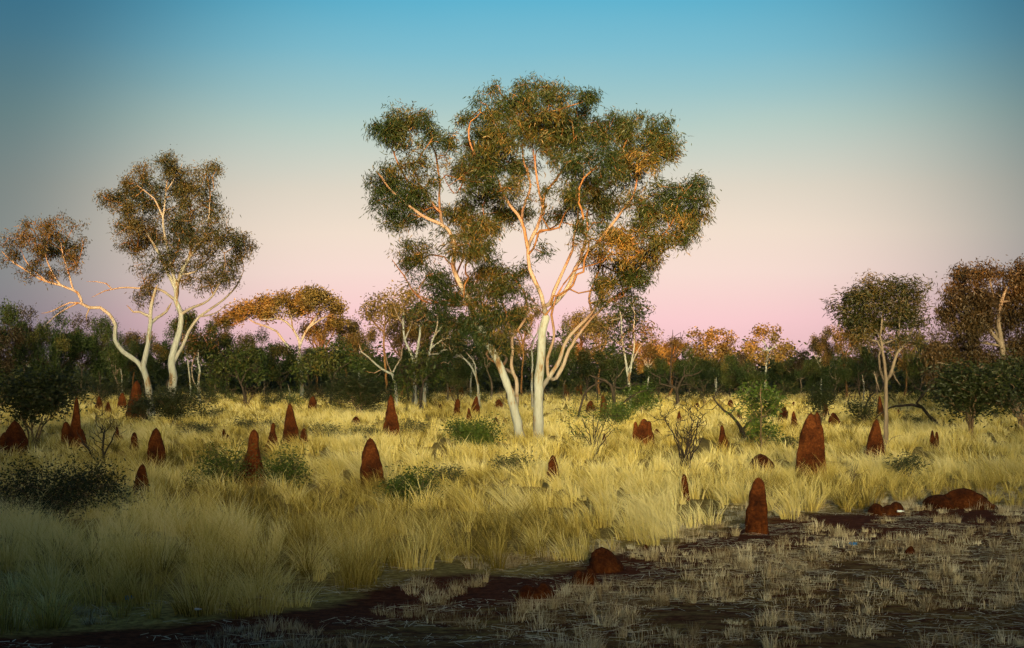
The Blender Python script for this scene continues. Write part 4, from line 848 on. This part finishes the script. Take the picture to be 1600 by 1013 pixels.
# ------------------------------------------------------------------ termite mounds
CLEAR = []      # grass stays off the mounds and thins out just before them
def mound(x, yb, yt, w, label, shape='cone', seed=0, name='termite_mound', cat='termite mound', depth=.8, group='red termite mounds'):
    """x, base y, top y, width: photo pixels"""
    r_ = random.Random(seed * 13 + 5)
    b = ground(x, yb); D = b[1]; pm = D / F
    H = (yb - yt) * pm; W = w * pm / 2
    so = Vector((seed * 7.3, seed * 3.1, 0))
    prof = {'cone': [(0, 1), (.15, .93), (.35, .78), (.6, .55), (.8, .36), (.93, .2), (1, .0)],
            'blunt': [(0, 1), (.2, .97), (.45, .88), (.7, .70), (.87, .46), (.96, .26), (1, 0)],
            'finger': [(0, 1), (.2, .92), (.4, .8), (.7, .66), (.9, .46), (.97, .28), (1, 0)],
            'neck': [(0, 1), (.18, .90), (.38, .66), (.6, .42), (.72, .33), (.86, .31), (.95, .22), (1, 0)],
            'spire': [(0, 1), (.2, .84), (.4, .66), (.6, .50), (.8, .35), (.93, .22), (1, 0)],
            'dome': [(0, 1), (.25, .95), (.5, .82), (.75, .58), (.9, .34), (1, 0)],
            'heap': [(0, 1), (.2, .86), (.5, .60), (.8, .33), (1, 0)]}
    # lobes: (dx, dy, height, width, profile)
    if shape == 'big': lobes = [(-.10, 0, .985, .82, 'blunt'), (.42, .12, 1.0, .50, 'finger'), (.62, -.05, .82, .36, 'finger'), (-.5, -.1, .52, .46, 'blunt')]
    elif shape == 'castle': lobes = [(0, 0, 1.0, .55, 'finger'), (-.5, .1, .9, .30, 'finger'), (-.62, 0, .62, .38, 'blunt'), (.42, .05, .93, .42, 'finger'), (.66, .1, .55, .36, 'blunt')]
    elif shape == 'twin': lobes = [(-.3, 0, 1.0, .55, 'finger'), (.35, .05, .93, .5, 'finger')]
    elif shape == 'step': lobes = [(.1, 0, 1.0, .62, 'spire'), (-.45, .05, .55, .5, 'blunt'), (.45, -.1, .42, .5, 'blunt')]
    elif shape == 'wide': lobes = [(.08, 0, 1.0, .75, 'blunt'), (-.5, .05, .70, .5, 'blunt'), (.45, -.1, .55, .5, 'blunt')]
    elif shape == 'lop': lobes = [(-.2, 0, 1.0, .6, 'cone'), (.3, 0, .5, .6, 'dome')]
    elif shape == 'block': lobes = [(-.45, 0, .9, .5, 'blunt'), (.1, .1, .8, .6, 'blunt'), (.5, 0, 1.0, .48, 'blunt')]
    else: lobes = [(0, 0, 1.0, 1.0, shape)]
    Vs, Qs, off = [], [], 0
    for li, (dx, dy, hh, ww, pf) in enumerate(lobes):
        nz, na = 30, 36
        t = np.linspace(0, 1, nz) ** .9
        pr = np.array(prof[pf]); rad = np.interp(t, pr[:, 0], pr[:, 1])
        fl = r_.randint(4, 7); ph = r_.uniform(0, 6.28)
        lx, ly = r_.uniform(-.32, .32) * W * ww, r_.uniform(-.1, .1) * W
        V = np.zeros((nz, na, 3))
        for i in range(nz):
            for j in range(na):
                a = j * 2 * math.pi / na
                nv = mnoise.noise(Vector((math.cos(a) * 1.3, math.sin(a) * 1.3, t[i] * 2.2)) + so + Vector((li * 5, 0, 0)))
                nf = mnoise.noise(Vector((math.cos(a) * 4.2, math.sin(a) * 4.2, t[i] * 6 + 9)) + so)
                ng = mnoise.noise(Vector((math.cos(a) * 9, math.sin(a) * 9, t[i] * H * 9)) + so)
                rr = rad[i] * (1 + .20 * nv + .14 * nf + .10 * ng + .075 * math.sin(a * fl + ph + 2.0 * nv) * (1 - t[i] * .5))
                V[i, j, 0] = dx * W + math.cos(a) * rr * W * ww + lx * t[i]
                V[i, j, 1] = dy * W + math.sin(a) * rr * W * ww * (depth if ww > .7 else 1) + ly * t[i]
                V[i, j, 2] = H * hh * t[i] * (1 + .03 * nv) - (.12 if i == 0 else .02)
        idx = off + np.arange(nz * na).reshape(nz, na); nxt = np.roll(idx, -1, 1)
        Qs.append(np.stack([idx[:-1].ravel(), nxt[:-1].ravel(), nxt[1:].ravel(), idx[1:].ravel()], 1)); Vs.append(V.reshape(-1, 3)); off += nz * na
    b[2] = hgt(b[0], b[1]); CLEAR.append((b[0], b[1], W))
    me = make_mesh(name, np.vstack(Vs), np.vstack(Qs), None, M['mound'], True)
    return tag(link(name, me, None, b), label, cat, group)
mounds = [
    (22, 715, 657, 50, 'wide', 'broad dark red mound at the far left edge of the photo'),
    (115, 704, 622, 42, 'step', 'tall dark stepped mound, second from the left edge, beside a bare black bush'),
    (49, 636, 604, 16, 'cone', 'dim red mound deep in the shade at far left, behind the dark bushy tree'),
    (212, 656, 596, 36, 'spire', 'tall shaded mound directly in front of the forked left gum'),
    (155, 643, 619, 15, 'cone', 'small dark cone, left one of a pair left of the tall shaded mound'),
    (169, 647, 628, 12, 'cone', 'smallest sharp cone, right one of a pair left of the tall shaded mound'),
    (190, 640, 613, 14, 'blunt', 'faint dark mound half hidden just left of the tall shaded mound'),
    (185, 692, 664, 19, 'lop', 'small lopsided dark mound right of the black bare bush'),
    (210, 706, 676, 14, 'finger', 'small thin pointed mound between the lopsided mound and the smooth dark cone'),
    (243, 736, 667, 29, 'blunt', 'smooth dark rounded cone standing behind the small front-left mound'),
    (219, 785, 723, 25, 'blunt', 'dark pointed mound nearest the viewer on the left side'),
    (351, 640, 631, 7, 'blunt', 'tiny stump of a mound on the pale grass right of the tall left gum'),
    (353, 688, 671, 18, 'lop', 'tiny dark lopsided mound left of the narrow-headed mound'),
    (392, 762, 667, 50, 'neck', 'large smooth mound with a narrow rounded head, lit dull orange, left of centre'),
    (425, 706, 660, 23, 'neck', 'medium narrow-headed mound just right of the large narrow-headed one'),
    (455, 692, 628, 30, 'spire', 'tall dark cone with a small mound leaning on its right foot'),
    (474, 702, 668, 16, 'finger', 'small grassy mound at the right foot of the tall dark cone'),
    (488, 642, 619, 14, 'blunt', 'dim red mound in the shade behind the tall dark cone'),
    (557, 668, 649, 18, 'dome', 'small squat cone mound under the round feathery shrub'),
    (612, 683, 617, 28, 'spire', 'tall slender brown cone mound standing in pale grass left of centre'),
    (583, 766, 682, 38, 'blunt', 'bullet-shaped brown mound with a grassy foot, in front of the tall slender cone'),
    (600, 647, 643, 5, 'blunt', 'tiny dark stump left of the tall slender cone mound'),
    (688, 645, 630, 9, 'cone', 'tiny cone mound, leftmost of the row left of the big gum'),
    (714, 651, 623, 13, 'finger', 'dark brown upright mound, second in the row left of the big gum'),
    (733, 664, 637, 12, 'spire', 'thin mound rising behind the rounded bright green bush'),
    (742, 647, 618, 17, 'cone', 'faded brown mound behind the thin one above the bright green bush'),
    (776, 668, 651, 15, 'cone', 'small dark mound with a twig on top, right above the green bush'),
    (788, 668, 653, 9, 'blunt', 'small square-topped mound touching the left stem of the big gum'),
    (780, 641, 623, 13, 'blunt', 'dim brown mound in shade just left of the big gum stems'),
    (700, 618, 602, 8, 'blunt', 'faint red mound in the trees, left one of a pair left of the big gum'),
    (720, 619, 600, 9, 'blunt', 'faint red mound in the trees, right one of a pair left of the big gum'),
    (864, 756, 710, 20, 'blunt', 'single smooth bullet-shaped mound in bright grass just right below the big gum'),
    (885, 622, 600, 11, 'blunt', 'dark red mound in the trees right of the big gum trunk'),
    (905, 622, 603, 12, 'twin', 'twin-topped dark red mound in the trees right of the big gum trunk'),
    (923, 648, 625, 16, 'blunt', 'rounded brown mound left of the charred black trunk'),
    (946, 660, 616, 22, 'spire', 'tall brown mound hidden partly by green bush beside the charred trunk'),
    (944, 700, 675, 10, 'finger', 'thin finger mound in the sparse bush right of the big gum'),
    (1004, 696, 654, 38, 'castle', 'wide dark mound with several blunt towers like a small castle'),
    (1028, 684, 669, 14, 'dome', 'low brown lump touching the right side of the castle-like mound'),
    (1062, 662, 641, 17, 'lop', 'two-pointed brown mound seen through the bare fan bush'),
    (1088, 643, 628, 10, 'blunt', 'small orange-brown mound behind the bare fan bush'),
    (1130, 701, 662, 20, 'neck', 'upright mound with a rounded head between the bare fan bush and the sapling'),
    (1142, 639, 624, 11, 'blunt', 'small mossy-brown mound above the V-shaped black limb'),
    (1155, 656, 641, 11, 'cone', 'small brown mound hidden behind the V-shaped black limb'),
    (1225, 662, 635, 16, 'blunt', 'dark mound left one of a pair left of the largest mound'),
    (1241, 672, 642, 16, 'spire', 'orange-brown mound right one of a pair left of the largest mound'),
    (1240, 640, 628, 8, 'blunt', 'faint distant mound above the pair left of the largest mound'),
    (1267, 746, 641, 50, 'big', 'largest mound, massive and fluted with a second pinnacle fused on its right'),
    (1290, 656, 622, 14, 'spire', 'dim pointed mound rising just behind the right shoulder of the largest mound'),
    (1305, 667, 645, 18, 'blunt', 'squat dark mound right of the largest mound'),
    (1189, 740, 707, 46, 'dome', 'low smooth domed mound in front of the green sapling'),
    (1071, 784, 741, 14, 'finger', 'small narrow pointed mound in tall grass below the bare fan bush'),
    (1182, 832, 742, 38, 'finger', 'tall dark red mound standing on bare soil at the grass edge in front'),
    (1365, 722, 652, 36, 'cone', 'tall dark red mound beside the thin pale trunk'),
    (1376, 653, 617, 14, 'spire', 'dim red mound directly behind the thin pale trunk'),
    (1404, 652, 640, 6, 'blunt', 'tiny distant mound right of the thin pale trunk'),
    (1460, 704, 673, 17, 'twin', 'small dark mound with two blunt tips standing apart in the grass at right'),
    (948, 890, 850, 58, 'dome', 'low dark domed mound on bare soil in the front, below the centre'),
]
for i, (x, yb, yt, w, sh, lb) in enumerate(mounds):
    mound(x, yb, yt, w, lb, sh, seed=i + 1)
heaps = [(1500, 797, 764, 108, 'wide', 'long low heap of dark red earth at the right edge of the grass'), (1384, 804, 781, 58, 'block', 'low dark broken clod of earth left of the long low heap'), (912, 912, 882, 46, 'block', 'lumpy red clods at the left foot of the domed front mound'),
         (836, 940, 909, 70, 'block', 'wide flat-topped block of red earth in the front stubble'), (1012, 868, 850, 30, 'lop', 'small red clod right of the domed front mound'), (1421, 868, 853, 18, 'dome', 'small dark rounded clod in the stubble below the low heap')]
for i, (x, yb, yt, w, sh, lb) in enumerate(heaps):
    mound(x, yb, yt, w, lb, sh, seed=i + 101, name='earth_clod', cat='earth clod', depth=.5, group='clods of red earth')

# ------------------------------------------------------------------ litter scraps
def scrap(px, py, w, h, mat, label, seed):
    b = ground(px, py); pm = b[1] / F; r_ = np.random.default_rng(seed)
    nu, nv = 12, 8; V = []
    for i in range(nu):
        for j in range(nv):
            u, v = i / (nu - 1) - .5, j / (nv - 1) - .5
            V.append((u * w * pm * 1.0, v * w * pm * .6, h * pm * (.35 + .45 * math.sin(u * 9 + seed) * math.cos(v * 7)) + r_.normal(0, .002) + .02))
    ii = np.arange(nu * nv).reshape(nu, nv); Q = np.stack([ii[:-1, :-1].ravel(), ii[:-1, 1:].ravel(), ii[1:, 1:].ravel(), ii[1:, :-1].ravel()], 1)
    me = make_mesh('plastic_scrap', np.array(V), Q, None, M[mat], True)
    o = link('plastic_scrap', me, None, (b[0], b[1], hgt(b[0], b[1]) + .01)); md = o.modifiers.new('thickness', 'SOLIDIFY'); md.thickness = .003
    tag(o, label, 'litter')
scrap(1333, 858, 12, 6, 'blue', 'bright blue plastic scrap lying on the stubble in the lower right', 1)
scrap(202, 945, 12, 8, 'blue', 'blue plastic scrap at the grass edge in the lower left', 2)
def bottle(px, py, h, label):
    b = ground(px, py); pm = b[1] / F; H = h * pm
    pr = [(0, .0), (0, .32), (.05, .36), (.6, .36), (.78, .16), (.92, .14), (.93, .18), (1, .18), (1, 0)]
    V = []; na = 14
    for t, r in pr:
        for j in range(na):
            a = j * 2 * math.pi / na; V.append((t * H * 1.2 - H * .6, math.cos(a) * r * H * .5, math.sin(a) * r * H * .5 + .36 * H * .5 + .06))
    ii = np.arange(len(pr) * na).reshape(len(pr), na); nx_ = np.roll(ii, -1, 1); Q = np.stack([ii[:-1].ravel(), nx_[:-1].ravel(), nx_[1:].ravel(), ii[1:].ravel()], 1)
    tag(link('plastic_bottle', make_mesh('plastic_bottle', np.array(V), Q, None, M['white'], True), None, (b[0], b[1] - .1, hgt(b[0], b[1]))), label, 'bottle')
bottle(1404, 806, 9, 'small pale plastic bottle lying beside the broken clod')
bottle(314, 962, 9, 'tiny white bottle lying at the grass edge in the lower left')

# ------------------------------------------------------------------ grass
def blades(B, H, lean, width, cvar, segs=3, gust=0.0):
    """B (n,3) roots, H heights, lean (n,2) horizontal tip offset as a fraction of height"""
    n = len(B)
    ts = np.linspace(0, 1, segs + 1)
    a = rng.uniform(0, math.pi, n); wv = np.stack([np.cos(a), np.sin(a), np.zeros(n)], 1)
    rows = []
    for k, t in enumerate(ts):
        off = lean * (t ** 1.9)[..., None] if np.ndim(t) else lean * t ** 1.9
        z = H * (t - .18 * t * t * np.minimum(1, np.linalg.norm(lean, axis=1)))
        c = B + np.stack([off[:, 0] * H, off[:, 1] * H, z], 1)
        if 0 < k: c[:, :2] += rng.normal(0, .035, (n, 2)) * H[:, None] * (1 + 1.5 * (k == segs))
        ww = width * (1 - t ** 1.5) * .5 + width * .04
        rows.append(c - wv * ww[:, None]); rows.append(c + wv * ww[:, None])
    V = np.stack(rows, 1).reshape(-1, 3)
    s = 2 * (segs + 1); b0 = np.arange(n) * s
    Q = np.concatenate([np.stack([b0 + 2 * k, b0 + 2 * k + 1, b0 + 2 * k + 3, b0 + 2 * k + 2], 1) for k in range(segs)])
    # roots a little greener/darker in kind (old sheath), tips straw
    tt = np.repeat(ts, 2) * .30 - .17       # straw pales from the sheath to the tip
    return V, Q, np.clip(cvar[:, None] + tt[None, :], 0, 1).ravel()
def field(y0, y1, dens, nb, h0, h1, wd, segs, seed, xr=.43):
    global rng
    rng = np.random.default_rng(seed)
    area = xr * (y1 ** 2 - y0 ** 2) + 4 * (y1 - y0)
    n = int(area * dens)
    y = np.sqrt(rng.uniform(y0 ** 2, y1 ** 2, n)); x = rng.uniform(-1, 1, n) * (xr * y + 2)
    ok, _ = in_grass(x, y)
    px, py = proj(x, y, 0.0); ok &= py + rng.normal(0, 9, n) < np.interp(px, ex, ey) + 3
    for cx_, cy_, cw_ in CLEAR:
        ok &= ~((np.abs(x - cx_) < cw_ * 1.15 + .03) & (y > cy_ - 1.0 - .6 * cw_) & (y < cy_ + cw_) & (rng.uniform(0, 1, n) < .85))
    # clumpy cover
    cl = np.array([mnoise.noise(Vector((a * .33, b * .33, 3))) for a, b in zip(x, y)])
    fi = np.array([mnoise.noise(Vector((a * 1.3, b * .9, 21))) for a, b in zip(x, y)])
    ok &= (cl > -.40 + .25 * rng.uniform(-1, 1, n)) & (fi > -.52 + .2 * rng.uniform(-1, 1, n))
    x, y, cl = x[ok], y[ok], cl[ok]; n = len(x)
    big = rng.uniform(0, 1, n) ** 2
    hh = (h0 + (h1 - h0) * rng.uniform(0, 1, n)) * (.75 + .45 * big) * (1 + .4 * np.clip(cl, -1, 1)); rad = .04 + .16 * big
    tone = np.array([mnoise.noise(Vector((a * .22, b * .16, 9))) for a, b in zip(x, y)])
    cv = np.clip(.60 + .60 * tone + rng.normal(0, .24, n), .02, .98)
    k = (nb * (.35 + 1.5 * big) * rng.uniform(.7, 1.3, n)).astype(int) + 3
    idx = np.repeat(np.arange(n), k); m = len(idx)
    a = rng.uniform(0, 6.28, m); q = np.sqrt(rng.uniform(0, 1, m)); st = (q * .75 + .25 * rng.uniform(0, 1, m)) * rng.uniform(.35, 1.15, n)[idx]
    q = q * rad[idx]
    B = np.stack([x[idx] + np.cos(a) * q, y[idx] + np.sin(a) * q, np.zeros(m)], 1); B[:, 2] = hgt(B[:, 0], B[:, 1]) - .01
    tall = rng.uniform(0, 1, m) < .12
    H = hh[idx] * np.where(tall, rng.uniform(1.05, 1.45, m), rng.uniform(.4, 1.05, m))
    gx_ = (-.20 + .22 * np.sin(x * .5 + y * .23) + rng.normal(0, .14, n))[idx]
    bent = rng.uniform(0, 1, m) < .10
    lean = np.stack([np.cos(a) * st + gx_, np.sin(a) * st], 1) * np.where(bent, 1.9, 1)[:, None]; H = H * np.where(bent, .75, 1)
    w = wd * rng.uniform(.6, 1.5, m)
    return blades(B, H, lean, w, np.clip(cv[idx] + rng.normal(0, .13, m), 0, 1), segs)
def merge(parts):
    V, Q, A, off = [], [], [], 0
    for v, q, a in parts: V.append(v); Q.append(q + off); A.append(a); off += len(v)
    return np.vstack(V), np.vstack(Q), np.concatenate(A)
V, Q, A = merge([field(9, 17, 10, 90, .24, .46, .0052, 3, 401, .44), field(17, 28, 7.6, 56, .22, .42, .0088, 3, 402), field(28, 48, 4.4, 34, .24, .42, .0155, 2, 403), field(48, 75, 2.8, 20, .24, .42, .024, 2, 404), field(75, 135, 1.3, 12, .3, .55, .045, 2, 405)])
tag(link('grass', make_mesh('grass', V, Q, A, M['straw'])), 'tall dry golden spinifex grass covering the plain', 'grass', None, 'stuff')
print('grass blades quads', len(Q))
def stubble():
    global rng
    rng = np.random.default_rng(500)
    parts = []
    n = 15000
    y = np.sqrt(rng.uniform(7.5 ** 2, 22 ** 2, n)); x = rng.uniform(-1, 1, n) * (.44 * y + 1)
    ok, d = in_grass(x, y); ok = (~ok) | (d > -22)
    cl = np.array([mnoise.noise(Vector((a * .8, b * .8, 30))) + .45 * mnoise.noise(Vector((a * 2.3, b * 2.3, 3))) for a, b in zip(x, y)])
    px, py = proj(x, y, 0)
    thr = np.interp(px, [0, 600, 900, 1600], [.28, .02, -.15, -.2]) + np.interp(d, [-5, 10, 30, 50], [0, .34, .30, 0])
    ok &= cl > thr
    x, y = x[ok], y[ok]; n = len(x)
    k = (8 + 60 * rng.uniform(0, 1, n) ** 2.5).astype(int); idx = np.repeat(np.arange(n), k); m = len(idx)
    a = rng.uniform(0, 6.28, m); q = np.sqrt(rng.uniform(0, 1, m)) * rng.uniform(.03, .09, n)[idx]
    B = np.stack([x[idx] + np.cos(a) * q, y[idx] + np.sin(a) * q, np.zeros(m)], 1); B[:, 2] = hgt(B[:, 0], B[:, 1]) - .005
    H = (.02 + .13 * rng.uniform(0, 1, n) ** 2.2)[idx] * rng.uniform(.4, 1.2, m)
    st = rng.uniform(0, .9, m) ** 1.5
    parts.append(blades(B, H, np.stack([np.cos(a) * st, np.sin(a) * st], 1), .0042 * rng.uniform(.5, 1.5, m), np.clip(rng.normal(.42, .24, n)[idx] + rng.normal(0, .12, m), 0, 1), 2))
    V, Q, A = merge(parts)
    tag(link('stubble', make_mesh('stubble', V, Q, A, M['stubble'])), 'short grey grass stubble on the bare red soil in front', 'grass', None, 'stuff')
    # fallen straw
    n = 120000
    y = np.sqrt(rng.uniform(7.5 ** 2, 24 ** 2, n)); x = rng.uniform(-1, 1, n) * (.44 * y + 1)
    _, d = in_grass(x, y)
    cl = np.array([mnoise.noise(Vector((a * 1.1, b * 2.6, 60))) for a, b in zip(x, y)])
    px, py = proj(x, y, 0)
    ok = (d > -25) & (cl > np.interp(px, [0, 500, 900, 1600], [.22, .05, -.05, -.1]) + np.interp(d, [-5, 10, 30, 50], [0, .20, .18, 0]) + rng.normal(0, .08, n)); x, y = x[ok], y[ok]; n = len(x)
    a = rng.normal(0, 1.1, n); ln = .02 + .17 * rng.uniform(0, 1, n) ** 2.2; dv = np.stack([np.cos(a), np.sin(a), rng.normal(0, .06, n)], 1) * ln[:, None] / 2
    wv = np.stack([-np.sin(a), np.cos(a), rng.uniform(-.6, .6, n)], 1) * .0022
    c = np.stack([x, y, hgt(x, y) + .012 + np.abs(rng.normal(0, .012, n))], 1)
    V = np.stack([c - dv - wv, c + dv - wv, c + dv + wv, c - dv + wv], 1).reshape(-1, 3)
    tag(link('straw_litter', make_mesh('straw_litter', V, np.arange(4 * n).reshape(n, 4), np.repeat(np.clip(rng.normal(.6, .2, n), 0, 1), 4), M['stubble'])), 'fallen straw lying on the bare red soil', 'straw', None, 'stuff')
stubble()
print('objects', len(bpy.data.objects))
